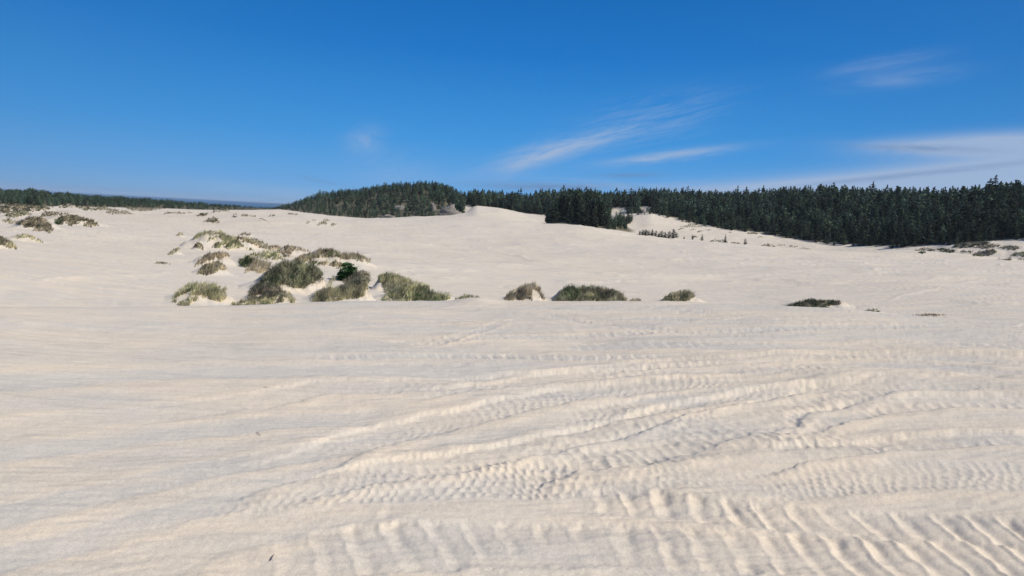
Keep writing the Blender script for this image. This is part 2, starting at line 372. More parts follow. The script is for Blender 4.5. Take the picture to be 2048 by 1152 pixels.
# measured outlines of the larger hummocks: (u, height px) of the rim, and bare sand spots (u, v, half w, half h)
RIM = {(398,606): [(340,1),(365,15),(385,29),(410,36),(440,28),(458,10)], (575,583): [(505,8),(525,25),(540,38),(565,54),(590,52),(620,50),(640,38),(648,6)],
 (526,612): [(452,2),(480,9),(520,18),(560,24),(588,16),(598,2)], (682,605): [(620,4),(640,22),(665,27),(690,34),(715,46),(733,40),(740,12)],
 (796,583): [(752,14),(760,30),(775,36),(800,28),(830,14),(848,5)], (832,604): [(762,4),(785,16),(800,30),(830,33),(860,26),(880,15),(908,8)],
 (1046,601): [(1006,1),(1025,13),(1045,28),(1060,33),(1075,25),(1089,4)], (1177,606): [(1104,3),(1120,23),(1140,33),(1152,28),(1180,31),(1200,30),(1225,24),(1243,14),(1256,3)],
 (1357,606): [(1318,2),(1340,14),(1360,23),(1378,22),(1390,12),(1402,4)], (1622,617): [(1568,1),(1600,10),(1620,16),(1650,14),(1674,13),(1684,3)],
 (655,533): [(583,6),(610,20),(640,31),(660,30),(690,22),(715,20),(735,9),(748,2)], (540,522): [(486,3),(510,10),(545,15),(575,14),(594,6)],
 (588,512): [(555,8),(570,20),(590,17),(610,9),(624,3)], (448,496): [(386,10),(410,27),(440,32),(465,22),(490,20),(502,8)],
 (424,529): [(392,4),(405,14),(425,21),(445,22),(458,10)], (424,550): [(396,5),(415,20),(430,22),(445,16),(455,4)], (150,450): [(100,8),(120,20),(145,25),(170,18),(190,9),(202,3)]}
BARE_SPOT = {(398,606): [(388,592,26,5),(404,606,14,7),(362,602,14,4)], (575,583): [(590,577,13,5)], (526,612): [(572,606,13,5)],
 (682,605): [(676,568,19,11),(692,602,16,4),(655,596,10,4)], (832,604): [(832,602,24,4),(782,598,8,4)], (1046,601): [(1071,590,10,15),(1034,602,10,4),(1055,603,8,4)],
 (1177,606): [(1160,604,14,3),(1195,603,10,4)], (1357,606): [(1391,601,14,6)], (1622,617): [(1667,616,17,7)], (655,533): [(648,519,34,7),(700,522,22,5)],
 (540,522): [(535,524,30,3)], (588,512): [(602,510,18,6)], (448,496): [(430,482,22,5),(405,490,12,5)], (150,450): [(165,445,14,4),(130,449,12,4),(110,446,9,5)],
 (526,543): [(530,546,10,4)], (70,459): [(60,457,18,4)], (424,529): [(440,531,16,5)]}
PATCH = {(575,583): [(600,548,28,18,.55),(545,565,18,14,.95),(585,562,8,7,1.2),(605,565,22,12,.5)], (832,604): [(858,583,14,7,1.4),(800,590,14,14,.3),(780,600,14,6,-.3)],
 (682,605): [(700,590,30,12,.35),(720,560,18,16,.1)], (1177,606): [(1140,590,22,20,.9),(1230,598,14,10,.3)], (448,496): [(450,490,20,9,.6)], (796,583): [(780,572,24,9,0.),(775,580,10,8,-.3)],
 (424,550): [(425,552,12,6,-.3)], (655,533): [(632,525,10,5,1.1)]}
def PG(sc, ox, oy, *polys): return [np.array(p_, float) / sc + np.array([ox, oy]) for p_ in polys]
A_ = (3.413, 300, 440); B_ = (5.12, 1100, 520); C_ = (5.12, 740, 520); D_ = (3.737, 1500, 520); E_ = (5.12, 0, 350); F_ = (4.571, 1600, 350); G_ = (4.655, 1200, 360); H_2 = (5.12, 300, 350)
POLY = {  # growth outlines of the nearer clumps as seen from the viewpoint; every tuft is rooted where that sight line meets the sand
 (398,606): PG(*A_, [(145,530),(200,480),(240,445),(300,430),(380,430),(450,445),(520,470),(500,475),(420,462),(340,468),(260,480),(200,510)], [(250,540),(270,505),(330,478),(420,475),(500,488),(525,515),(500,545),(470,555),(430,540),(370,520),(310,540),(270,560)], [(150,545),(260,570),(250,600),(230,590)]),
 (575,583): PG(*A_, [(775,400),(800,365),(850,325),(905,297),(960,305),(1040,308),(1110,318),(1150,340),(1168,368),(1140,400),(1090,430),(1050,455),(1000,470),(960,455),(920,425),(880,440),(850,480),(800,480),(780,440)]),
 (532,600): PG(*A_, [(665,530),(700,470),(740,435),(780,410),(850,430),(890,480),(860,520),(800,535),(770,500),(725,500),(690,530)]),
 (526,612): PG(*A_, [(530,598),(560,568),(640,550),(720,540),(800,510),(860,480),(900,480),(950,500),(990,530),(992,565),(940,560),(880,560),(820,575),(700,585),(600,592)]),
 (682,605): PG(*A_, [(1100,555),(1120,510),(1160,480),(1230,475),(1300,450),(1330,430),(1400,420),(1480,400),(1480,460),(1450,510),(1400,530),(1330,530),(1280,550),(1200,550)], [(1210,450),(1230,400),(1290,375),(1300,385),(1250,410),(1225,455)]),
 (712,575): PG(*A_, [(1320,420),(1330,390),(1380,360),(1420,350),(1480,360),(1500,385),(1490,430),(1440,450),(1380,440)]),
 (796,583): PG(*A_, [(1550,395),(1575,370),(1640,368),(1720,385),(1790,420),(1860,435),(1910,460),(1900,490),(1800,480),(1720,480),(1660,510),(1600,490),(1590,430)]),
 (832,604): PG(*A_, [(1580,560),(1600,525),(1650,500),(1680,475),(1720,460),(1800,465),(1870,470),(1930,490),(1960,510),(2047,510),(2047,530),(1950,565)]),
 (655,533): PG(*A_, [(970,285),(1000,255),(1100,225),(1170,200),(1230,198),(1290,215),(1380,222),(1440,245),(1500,280),(1490,288),(1400,270),(1330,268),(1280,250),(1200,250),(1110,255),(1060,275),(1000,295)], [(1000,290),(1060,275),(1130,280),(1230,275),(1330,300),(1340,320),(1200,308),(1080,300)]),
 (503,536): PG(*A_, [(612,300),(620,270),(650,258),(690,262),(710,285),(690,305),(650,320),(625,318)]),
 (526,543): PG(*A_, [(690,270),(750,275),(815,300),(805,330),(745,360),(700,330),(640,355),(700,300)]),
 (540,522): PG(*A_, [(640,245),(700,225),(780,215),(850,190),(880,200),(900,240),(910,265),(860,272),(780,265),(700,250),(660,255)]),
 (588,512): PG(*A_, [(890,215),(920,175),(960,170),(1020,185),(1100,218),(1050,212),(990,205),(960,235),(920,255)]),
 (448,496): PG(*A_, [(290,130),(320,95),(380,78),(410,80),(440,100),(400,105),(350,100),(310,130)], [(385,155),(410,125),(470,110),(510,120),(450,130)], [(425,190),(450,150),(490,120),(560,130),(620,170),(610,190),(540,195),(500,180),(450,192)], [(400,80),(490,78),(530,110),(580,125),(640,180),(710,208),(640,190),(560,140),(500,115)]),
 (508,498): PG(*A_, [(550,115),(640,120),(740,130),(800,165),(830,195),(760,190),(680,155),(600,140)]),
 (424,529): PG(*A_, [(300,315),(330,280),(380,240),(460,222),(535,222),(540,245),(490,250),(500,265),(450,260),(400,275),(350,300)]),
 (424,550): PG(*A_, [(320,370),(350,330),(400,295),(460,285),(510,310),(518,340),(480,335),(440,360),(400,375),(350,365)]),
 (397,500): PG(*A_, [(295,195),(310,170),(335,158),(355,175),(370,205),(340,195)]), (361,474): PG(*A_, [(178,110),(190,88),(215,82),(232,95),(236,108)]),
 (349,509): PG(*A_, [(120,242),(150,205),(185,185),(210,190),(190,210),(150,235)]), (494,472): PG(*A_, [(600,95),(640,85),(690,92),(680,106),(630,104)]),
 (1177,606): PG(*B_, [(30,445),(60,380),(120,310),(180,280),(240,275),(250,295),(330,285),(430,285),(500,290),(560,300),(640,320),(710,345),(760,385),(780,440),(600,445),(300,445)]),
 (1268,605): PG(*B_, [(780,435),(830,405),(900,390),(960,430)]), (1357,606): PG(*B_, [(1120,440),(1180,375),(1250,330),(1330,315),(1420,320),(1480,350),(1470,375),(1420,400),(1380,440),(1250,445)]),
 (1046,601): PG(*C_, [(1370,395),(1430,330),(1520,275),(1600,250),(1680,240),(1740,290),(1780,400),(1740,370),(1690,290),(1660,290),(1650,420),(1600,370),(1560,410),(1500,380),(1430,410)]),
 (944,600): PG(*C_, [(850,400),(980,350),(1080,370),(1200,410)]), (1622,617): PG(*D_, [(250,356),(320,330),(400,305),(450,298),(540,303),(660,312),(670,325),(600,345),(580,380),(400,375)]),
 (1744,628): PG(*D_, [(820,395),(870,372),(950,365),(975,405)]),
 (150,450): PG(*E_, [(530,480),(600,440),(700,400),(760,400),(860,430),(950,460),(1010,515),(900,530),(800,500),(700,520),(620,500)]),
 (70,459): PG(*E_, [(190,500),(250,460),(350,445),(440,450),(510,500),(540,560),(510,590),(420,570),(330,570),(250,520)], [(20,465),(90,440),(190,490),(120,500)]),
 (34,435): PG(*E_, [(40,400),(100,370),(250,365),(330,400),(200,420),(150,455),(70,430)]), (120,428): PG(*E_, [(400,430),(460,375),(560,380),(700,400),(560,415),(450,425)]),
 (8,497): PG(*E_, [(-60,590),(0,630),(60,650),(130,700),(180,750),(80,740),(-40,690)]), (52,483): PG(*E_, [(110,665),(200,610),(250,598),(330,625),(440,690),(380,680),(280,640),(200,645)]),
 (1866,502): PG(*F_, [(1040,690),(1140,665),(1240,680),(1240,700)]), (1900,504): PG(*F_, [(1240,680),(1300,665),(1430,700),(1400,712),(1290,705)]),
 (1931,508): PG(*F_, [(1440,700),(1500,690),(1585,695),(1560,722)]), (1972,512): PG(*F_, [(1565,735),(1620,705),(1700,690),(1760,675),(1795,705),(1760,735),(1700,745)]),
 (1975,498): PG(*F_, [(1580,670),(1650,645),(1750,635),(1830,650),(1760,665),(1680,675)]), (2024,500): PG(*F_, [(1810,665),(1870,650),(1960,650),(2015,670),(1960,690),(1880,680)]),
 (2040,514): PG(*F_, [(1900,745),(1960,715),(2048,700),(2080,720),(2060,750),(1980,748)]), (2001,520): PG(*F_, [(1795,770),(1830,752),(1865,775)]),
 (2018,521): PG(*F_, [(1868,780),(1880,752),(1935,752),(1935,780)]), (2042,521): PG(*F_, [(1970,775),(2000,760),(2060,765),(2050,778)]),
 (1940,497): PG(*F_, [(1400,660),(1450,610),(1540,595),(1700,605),(1750,630),(1650,640),(1580,660),(1480,668)]), (1846,507): PG(*F_, [(1085,712),(1110,695),(1155,712),(1120,722)]),
 (1538,493): PG(*G_, [(1490,610),(1560,592),(1600,600),(1640,628),(1560,622)]), (1561,492): PG(*G_, [(1630,612),(1680,598),(1730,610),(1680,620)]),
 (1584,495): PG(*G_, [(1740,618),(1780,608),(1845,620),(1800,628)]), (1613,499): PG(*G_, [(1850,632),(1900,625),(2000,655),(1900,642)]),
 (1400,451): PG(*G_, [(730,440),(830,415),(940,430),(1010,435),(900,440),(800,440)]), (1362,455): PG(*G_, [(715,466),(760,445),(790,450)]),
 (1385,461): PG(*G_, [(830,472),(870,445),(890,460)]), (1402,464): PG(*G_, [(895,492),(940,462),(965,475)]), (1420,461): PG(*G_, [(995,472),(1020,453),(1038,470)]),
 (1438,484): PG(*G_, [(1020,574),(1070,550),(1150,560),(1190,580),(1100,574)]),
 (425,446): PG(*H_2, [(555,475),(600,445),(640,425),(690,445),(720,495),(640,490)]), (405,433): PG(*H_2, [(480,422),(540,385),(600,390),(560,425)]),
 (350,429): PG(*H_2, [(115,412),(180,376),(240,385),(400,378),(440,390),(300,402),(200,392)]), (448,424): PG(*H_2, [(620,390),(660,345),(740,330),(800,350),(820,382),(740,372)]),
 (498,433): PG(*H_2, [(920,418),(960,396),(1040,408),(1100,427),(1000,422)]), (528,443): PG(*H_2, [(1095,433),(1160,448),(1225,490),(1150,464)]),
 (470,434): PG(*H_2, [(835,432),(850,400),(880,392),(897,432)]), (545,431): PG(*H_2, [(1208,428),(1250,402),(1284,415)]), (650,448): PG(*H_2, [(1700,517),(1750,478),(1810,443),(1842,465),(1790,477),(1810,497)]),
 (667,452): PG(*H_2, [(1838,527),(1870,483),(1912,507)]), (630,442): PG(*H_2, [(1655,462),(1680,448),(1715,472)]), (617,447): PG(*H_2, [(1598,502),(1615,468),(1632,492)]),
 (50,424): PG(1, 0, 0, [(-20,405),(60,407),(110,412),(95,420),(40,424),(-20,427)]), (138,413): PG(1, 0, 0, [(105,404),(150,404),(162,414),(120,416)]),
 (185,418): PG(1, 0, 0, [(150,412),(200,410),(228,420),(170,421)]), (285,419): PG(1, 0, 0, [(245,413),(300,410),(332,417),(290,422),(260,420)]), (236,427): PG(1, 0, 0, [(210,425),(230,418),(250,421),(267,428),(225,429)]),
 (123,447): PG(*E_, [(575,500),(590,450),(630,435),(660,470),(640,505)])}
def in_poly(P, u, v):
    c = np.zeros(len(u), bool); n_ = len(P); j = n_ - 1
    for i in range(n_):
        (xi, yi), (xj, yj) = P[i], P[j]
        if yi != yj: c ^= ((yi > v) != (yj > v)) & (u < (xj - xi) * (v - yi) / (yj - yi) + xi)
        j = i
    return c
def hits(u, v, r0, r1, n=420):
    d = fwd[None] + rgt[None] * ((u - W_ / 2) / FPX)[:, None] - upv[None] * ((v - H_ / 2) / FPX)[:, None]
    hz = np.hypot(d[:, 0], d[:, 1])[:, None]; r = np.exp(np.linspace(math.log(r0), math.log(r1), n))[None]
    X = d[:, :1] / hz * r; Y = d[:, 1:2] / hz * r; S = EYE + d[:, 2:] / hz * r - ground_z(X.ravel(), Y.ravel()).reshape(X.shape)
    i = np.argmax(S < 0, 1); ok = S[np.arange(len(u)), i] < 0; k_ = np.arange(len(u))
    return X[k_, i], Y[k_, i], ok
hum = []
for (u, v, w, hh, kind, gr, sh, lab) in HUM:
    x, y, z, r = hit(u, v)
    hum.append(dict(u=u, v=v, w=w, hh=hh, kind=kind, gr=gr, sh=sh, lab=lab, x=x, y=y, z=z, r=r, az=math.atan2(x, y),
                    W=.94 * w / FPX * r, Hm=hh / FPX * r))
for h in hum:
    h['g'] = min(0.27 * h['Hm'], 0.42) if h['kind'] != 'low' else min(0.7 * h['Hm'], .6)     # grass length
    h['b'] = max(0.0, h['Hm'] * (1.06 if h['r'] < 170 else .62) - h['g'] * 0.8)                                              # sand mound height
    h['D'] = max((0.42 if h['r'] < 150 else .3) * h['W'], 0.7)
    h['cx'] = h['x'] + math.sin(h['az']) * h['D'] * .7; h['cy'] = h['y'] + math.cos(h['az']) * h['D'] * .7
def hum_local(h, x, y):
    dx, dy = x - h['cx'], y - h['cy']; ca, sa = math.cos(h['az']), math.sin(h['az'])
    return (dx * ca - dy * sa) / (h['W'] / 2), (dx * sa + dy * ca) / h['D']
def hum_shape(h, p, q):
    k = h['kind']; key = (h['u'], h['v'])
    if key in RIM:
        xs = [(a - h['u']) / (h['w'] / 2 * .93) for a, b in RIM[key]]; ys = [b / h['hh'] for a, b in RIM[key]]
        prof = np.interp(p, [xs[0] - .25] + xs + [xs[-1] + .25], [0] + ys + [0])
    elif k == 'slopeR': prof = np.where(p < -.45, np.exp(-((p + .45) / .38) ** 2), np.exp(-((p + .45) / .85) ** 2))
    elif k == 'slopeL': prof = np.where(p > .3, np.exp(-((p - .3) / .5) ** 2), np.exp(-((p - .3) / .75) ** 2))
    else: prof = np.exp(-(np.abs(p) / .72) ** 2.6)
    return prof * np.exp(-(np.abs(q) / .8) ** 2.2)
def hum_add(x, y, z):
    out = z.copy(); veg = np.zeros_like(z)
    r = np.hypot(x, y)
    for i, h in enumerate(hum):
        rad = max(h['W'], h['D'] * 2) * 1.3
        m = (np.abs(x - h['cx']) < rad) & (np.abs(y - h['cy']) < rad)
        if not m.any(): continue
        p, q = hum_local(h, x[m], y[m])
        p = p + .10 * perlin(x[m] / (h['W'] * .22) + i, y[m] / (h['D'] * .5)); q = q + .12 * perlin(x[m] / (h['W'] * .15) + 9, y[m] / (h['D'] * .3) + i)
        s = hum_shape(h, p, q)
        s = s * (1 + .16 * perlin(x[m] / (h['W'] * .16) + i * 3, y[m] / (h['D'] * .3)))
        out[m] = out[m] + np.maximum(0, h['b'] * s - np.maximum(0, out[m] - z[m]) * .92)
        veg[m] = np.maximum(veg[m], sstep(.25, .7, s))
    return out, veg
def full_h(x, y):
    x = np.atleast_1d(np.asarray(x, float)); y = np.atleast_1d(np.asarray(y, float))
    return hum_add(x, y, dune_h(x, y))[0]

# ------------------------------------------------------------------ wheel tracks across the near sand
def px_track(pts):
    A = []
    for u, v in pts:
        d = pix_dir(u, v); hz = math.hypot(d[0], d[1])
        r = np.linspace(1.7, 20, 3000); s = EYE + d[2] / hz * r - base_h(d[0] / hz * r, d[1] / hz * r)
        i = int(np.argmax(s < 0)) if (s < 0).any() else len(r) - 1
        A.append((math.atan2(d[0], d[1]), r[i]))
    return sorted(A)
TRK = [  # points (px), half width m, depth m, berm m, tread kind, spacing, amplitude, skew, extent in u
 ([(300,1150),(600,1118),(800,1095),(1000,1082),(1300,1092),(1600,1108),(1850,1125),(2300,1150)], .25,.014,.006,'pad',.185,.040,.12,(420,2500)),
 ([(1180,1000),(1400,1018),(1600,1036),(1800,1046),(2048,1062),(2300,1075)], .17,.012,.006,'pad',.19,.034,.25,(1150,2500)),
 ([(700,1200),(1200,1195),(1600,1205),(2300,1240)], .2,.012,.004,'pad',.19,.034,.25,(900,2500)),
 ([(250,1150),(420,1080),(620,1030),(760,1010)], .2,.010,.008,'bar',.16,.006,.3,(250,900)),
 ([(100,1050),(300,1012),(500,988),(700,968),(1000,958),(1250,950),(1400,940),(1500,932)], .28,.006,.006,'knob',.066,.011,.6,(150,1520)),
 ([(1380,1000),(1500,975),(1700,955),(1900,952),(2048,958),(2300,970)], .23,.008,.006,'knob',.070,.011,.5,(1390,2500)),
 ([(1100,925),(1250,912),(1400,893),(1550,880),(1700,876),(1900,868),(2048,850),(2300,830)], .20,.008,.010,'bar',.10,.016,.5,(1080,1800)),
 ([(560,985),(700,957),(866,930),(1010,906),(1105,886),(1249,850),(1345,822),(1450,798),(1560,780),(1700,768)], .17,.034,.022,'bar',.11,.008,.6,(520,1750)),
 ([(420,985),(500,958),(650,912),(770,868),(913,838),(1130,792),(1350,768),(1500,757),(1700,748)], .22,.030,.018,'knob',.10,.009,.6,(420,1700)),
 ([(1050,935),(1200,908),(1300,883),(1396,860),(1515,830),(1635,792),(1779,768),(1950,765),(2200,775)], .30,.026,.020,'bar',.11,.012,.8,(1020,2100)),
 ([(1100,852),(1250,818),(1400,793),(1550,778),(1700,770),(1900,775)], .20,.018,.014,'knob',.10,.008,.6,(1100,1850)),
 ([(1500,860),(1620,838),(1750,815),(1900,803),(2048,800),(2300,802)], .22,.028,.018,'bar',.12,.010,.7,(1540,2500)),
 ([(1480,930),(1600,908),(1750,894),(1900,884),(2048,878),(2300,864)], .16,.030,.018,'bar',.12,.008,.7,(1520,2500)),
 ([(0,862),(250,835),(420,812),(560,790),(640,775),(900,768),(1100,755),(1300,742),(1500,734),(1750,724),(1900,735),(2100,760)], .26,.028,.020,'bar',.12,.006,.8,(-200,2100)),
 ([(750,800),(900,782),(1000,768),(1150,748),(1300,728),(1500,716),(1750,706),(2048,716),(2300,725)], .18,.022,.014,'bar',.12,.010,.7,(780,2500)),
 ([(-100,770),(200,752),(450,742),(700,738),(900,742),(1100,735)], .34,.020,.016,'none',.1,0,.5,(-200,1100)),
 ([(300,725),(600,716),(800,711),(1000,713),(1250,716),(1400,712)], .15,.010,.004,'pad',.15,.014,.0,(560,1400)),
 ([(1100,690),(1400,695),(1600,694),(1800,690),(2048,697),(2300,705)], .22,.014,.012,'pad',.16,.010,.5,(1100,2500)),
 ([(700,690),(1000,676),(1250,668),(1500,662),(1750,655),(2048,657),(2300,660)], .16,.012,.014,'bar',.14,.008,.3,(700,2500)),
 ([(600,655),(900,645),(1200,638),(1500,640),(1750,648),(2048,655)], .12,.010,.014,'bar',.14,.006,.3,(600,2100)),
 ([(1040,612),(1080,628),(1150,640),(1260,655),(1400,668),(1600,676)], .12,.014,.012,'bar',.12,.006,.3,(1040,1600)),
 ([(1230,612),(1330,618),(1500,634),(1800,642),(2048,655)], .10,.010,.012,'none',.12,.006,.3,(1200,2100)),
 ([(800,700),(900,680),(980,655),(1050,635),(1090,615)], .10,.008,.010,'bar',.12,.006,.3,(800,1090)),
 ([(0,905),(150,890),(300,868),(600,842),(800,828)], .2,.016,.014,'none',.12,0,.3,(-200,820)),
 ([(0,1030),(150,1000),(300,965),(500,925),(700,890),(820,865)], .16,.014,.012,'bar',.11,.005,.3,(-200,800)),
 ([(0,1120),(200,1070),(430,1010),(560,985)], .14,.012,.010,'none',.11,.004,.3,(-200,560)),
]
tracks = [(px_track(p), hw, dep, bm, kd, sp, am, sk, ex) for (p, hw, dep, bm, kd, sp, am, sk, ex) in TRK]
def near_detail(x, y):
    """ruts, treads, ripples: height offset and painted rut light, cream on lit berms and grey in shaded troughs"""
    r = np.hypot(x, y); az = np.arctan2(x, y)
    dz = np.zeros_like(r); pale = np.zeros_like(r); smooth = np.ones_like(r)
    warp = perlin(x * .9, y * .9) * .5
    u_of = W_ / 2 + FPX * np.tan(az) * 1.0
    aa = np.linspace(R(-46), R(46), 900)
    for (A, hw, dep, bm, kd, sp, am, sk, ex) in tracks:
        a = np.array([q[0] for q in A]); rr = np.array([q[1] for q in A])
        # cubic-ish smoothing of the track line
        rl = np.exp(np.interp(aa, a, np.log(rr))); kk = np.hanning(35); kk /= kk.sum()
        rl = np.convolve(np.pad(rl, 17, 'edge'), kk, 'valid')
        X, Y = rl * np.sin(aa), rl * np.cos(aa); sl = np.concatenate([[0], np.cumsum(np.hypot(np.diff(X), np.diff(Y)))])
        dr = np.gradient(rl, aa); ct = rl / np.hypot(rl, dr)
        m = np.abs(r - np.interp(az, aa, rl)) < (hw * 2.6) / np.maximum(.25, np.interp(az, aa, ct))
        m &= (np.abs(az) < R(46))
        if not m.any(): continue
        am_, rm_ = az[m], r[m]; xm, ym = x[m], y[m]
        c = np.interp(am_, aa, ct); t = (rm_ - np.interp(am_, aa, rl)) * c; s = np.interp(am_, aa, sl)
        s = s + t * np.interp(am_, aa, dr / rl)            # move s along the true normal
        uu = u_of[m]; fade = sstep(ex[0], ex[0] + 120, uu) * (1 - sstep(ex[1] - 120, ex[1], uu))
        q = (t + hw * .22 * perlin(s * 1.7 + hw * 50, s * 0 + dep * 900) + hw * .12 * perlin(xm * 7, ym * 7) + .012 * perlin(xm * 26, ym * 26)) / hw
        wear = np.clip(.62 + .95 * perlin(xm * .8 + 31 + hw * 7, ym * .8) + .4 * perlin(xm * 2.6, ym * 2.6 + 8), .06, 1.25)
        cut = 1 - sstep(.82, 1.08, np.abs(q))
        berm = np.exp(-((q + 1.35) / .38) ** 2) + .7 * np.exp(-((q - 1.3) / .32) ** 2)
        h = -dep * cut + bm * berm
        ws = s + .05 * perlin(xm * 2.2, ym * 2.2) + .016 * perlin(xm * 9, ym * 9)
        inside = 1 - sstep(.82, 1.05, np.abs(q))
        if kd == 'pad':
            ph = ws / sp + sk * q * .5
            f = ph - np.floor(ph); cell = np.floor(ph)
            rnd = np.modf(np.abs(np.sin(cell * 12.9 + hw * 77)) * 437.5)[0]
            dent = np.exp(-((f - .5) / .20) ** 2) * (.55 + .6 * rnd); lip = np.exp(-((f - .17) / .10) ** 2) * .45
            h = h + am * inside * wear * (lip - dent)
        elif kd == 'bar':
            ph = ws / sp + sk * np.abs(q)
            rg = 1 - np.abs(np.sin(math.pi * ph))
            rough = perlin(xm * 16, ym * 12) * .9 + perlin(xm * 6, ym * 6) * .6
            h = h + am * inside * wear * (1.2 * rg - .5 + rough)
        elif kd == 'knob':
            nrow = 6.0; rw = np.floor((q + 1) / 2 * nrow); fr = (q + 1) / 2 * nrow - rw
            ph = ws / sp + .5 * np.mod(rw, 2) + sk * np.abs(q) * 1.2
            kn = (1 - np.abs(np.sin(math.pi * ph)) ** 1.3) * np.sin(math.pi * np.clip(fr, 0, 1)) ** .6
            h = h + am * inside * wear * (kn * 1.5 - .7)
        h = h * fade; k = fade * np.clip(np.abs(q) < 1.2, 0, 1) * (1.0 if am > 0 else .4)
        h = h * (.12 + .52 * sstep(150, 1050, uu)) ; dz[m] += h; smooth[m] = np.minimum(smooth[m], 1 - .6 * k)
        pale[m] = np.maximum(pale[m] * (1 - .0 * k), fade * (berm * .55 + .0)) - .45 * cut * fade * np.clip(bm / .012, .2, 1)  # sunlit berms and shaded rut floors put into the sand tone
    # rolling wind-shaped shoulders between the ruts, stretched along the ruts
    lx = x * .94 + y * -.34; ly = x * .34 + y * .94
    dz += (.008 + .026 * sstep(200, 1100, u_of)) * fbm(lx / 2.6 + 4, ly / .85, 2) * sstep(2, 4, r) + .006 * perlin(lx / .5, ly / .16)
    # wind ripples
    ly2 = y * .945 - x * .33 + .08 * perlin(x * 1.1, y * 1.1)
    mask = np.clip(.35 + .8 * perlin(x / 1.9 + 8, y / 1.3), 0, 1) * smooth
    left = 1 - sstep(-1, 4, x)
    dz += (.0014 + .0014 * left) * mask * np.sin(2 * math.pi * ly2 / .085 + 2.2 * perlin(x * 1.6, y * 3))
    dz += .0025 * fbm(x * 5 + 3, y * 7, 2) * (1.35 - .5 * smooth)
    dz += .0015 * fbm(x * 22, y * 26, 3)
    torn = np.clip(perlin(x * .55 + 40, y * .8) + .25, 0, 1) * sstep(300, 1100, u_of)
    dz += .010 * torn * (np.abs(fbm(x * 3.2 + y * 1.2, y * 7.5 - x * 1.6, 3)) - .25)
    return dz, pale

# ------------------------------------------------------------------ materials
def material(name):
    m = bpy.data.materials.new(name); m.use_nodes = True; t = m.node_tree; t.nodes.clear()
    return m, t
def mat_sand():
    m, t = material('sand')
    out = N(t, 'ShaderNodeOutputMaterial'); b = N(t, 'ShaderNodeBsdfPrincipled'); LK(t, b.outputs[0], out.inputs[0])
    b.inputs['Roughness'].default_value = .9; b.inputs['Specular IOR Level'].default_value = .15
    g = N(t, 'ShaderNodeNewGeometry')
    def noise(sc, det=3, rough=.5, vec=None, st=None):
        n = N(t, 'ShaderNodeTexNoise'); n.inputs['Scale'].default_value = sc; n.inputs['Detail'].default_value = det; n.inputs['Roughness'].default_value = rough
        src = g.outputs['Position']
        if st:
            mp = N(t, 'ShaderNodeMapping'); mp.inputs['Scale'].default_value = st; mp.inputs['Rotation'].default_value = (0, 0, R(-14)); LK(t, src, mp.inputs[0]); src = mp.outputs[0]
        LK(t, src, n.inputs['Vector']); return n.outputs[0]
    def ramp(x, a, bb, lo=0., hi=1.):
        n = N(t, 'ShaderNodeMapRange', interpolation_type='SMOOTHSTEP'); n.inputs[1].default_value = a; n.inputs[2].default_value = bb
        n.inputs[3].default_value = lo; n.inputs[4].default_value = hi; LK(t, x, n.inputs[0]); return n.outputs[0]
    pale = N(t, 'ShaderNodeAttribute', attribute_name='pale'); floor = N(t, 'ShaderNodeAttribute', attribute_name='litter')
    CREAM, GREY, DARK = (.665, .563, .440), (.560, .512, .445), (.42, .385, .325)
    f = MATH(t, 'ADD', ramp(noise(.9, 4, .55, st=(.35, 1.1, 1)), .38, .64, .12, .82), MATH(t, 'MULTIPLY', pale.outputs['Fac'], 1.0), clamp=True)  # patchy sand tone plus the light and shade painted along the ruts
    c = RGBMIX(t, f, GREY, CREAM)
    dk = MATH(t, 'MULTIPLY', ramp(noise(1.7, 5, .65, st=(.5, 1.0, 1)), .50, .68), ramp(noise(.16, 2), .38, .56))     # heavy-mineral streaks
    c = RGBMIX(t, MATH(t, 'MULTIPLY', dk, .4), c, DARK)
    c = RGBMIX(t, ramp(noise(.012, 3), .35, .7, 0, .55), c, (.635, .545, .425))                        # broad tone drift over the dunes
    dark = ramp(noise(.05, 5, .65, st=(.25, 1.3, 1)), .52, .75, 0, .22)
    c = RGBMIX(t, dark, c, (.52, .46, .37))
    grain = noise(260, 2, .8); g2 = noise(75, 4, .8)
    c = RGBMIX(t, 1.0, c, RGBMIX(t, ramp(grain, .3, .7), (.82, .82, .82), (1.15, 1.15, 1.14)), 'MULTIPLY')
    c = RGBMIX(t, 1.0, c, RGBMIX(t, ramp(g2, .3, .7), (.90, .90, .90), (1.09, 1.09, 1.08)), 'MULTIPLY')
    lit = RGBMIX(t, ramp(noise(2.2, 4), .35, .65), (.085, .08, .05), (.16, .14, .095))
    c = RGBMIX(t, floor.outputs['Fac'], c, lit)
    LK(t, c, b.inputs['Base Color'])
    bp = N(t, 'ShaderNodeBump'); bp.inputs['Strength'].default_value = .55; bp.inputs['Distance'].default_value = .004
    hgt = MATH(t, 'ADD', MATH(t, 'MULTIPLY', noise(110, 3, .7), .7), MATH(t, 'MULTIPLY', noise(380, 2, .7), .5))
    LK(t, hgt, bp.inputs['Height'])
    bp2 = N(t, 'ShaderNodeBump'); bp2.inputs['Strength'].default_value = .35; bp2.inputs['Distance'].default_value = .5
    LK(t, noise(.45, 5, .6, st=(.5, 1.6, 1)), bp2.inputs['Height']); LK(t, bp.outputs[0], bp2.inputs['Normal'])
    LK(t, bp2.outputs[0], b.inputs['Normal'])
    return m
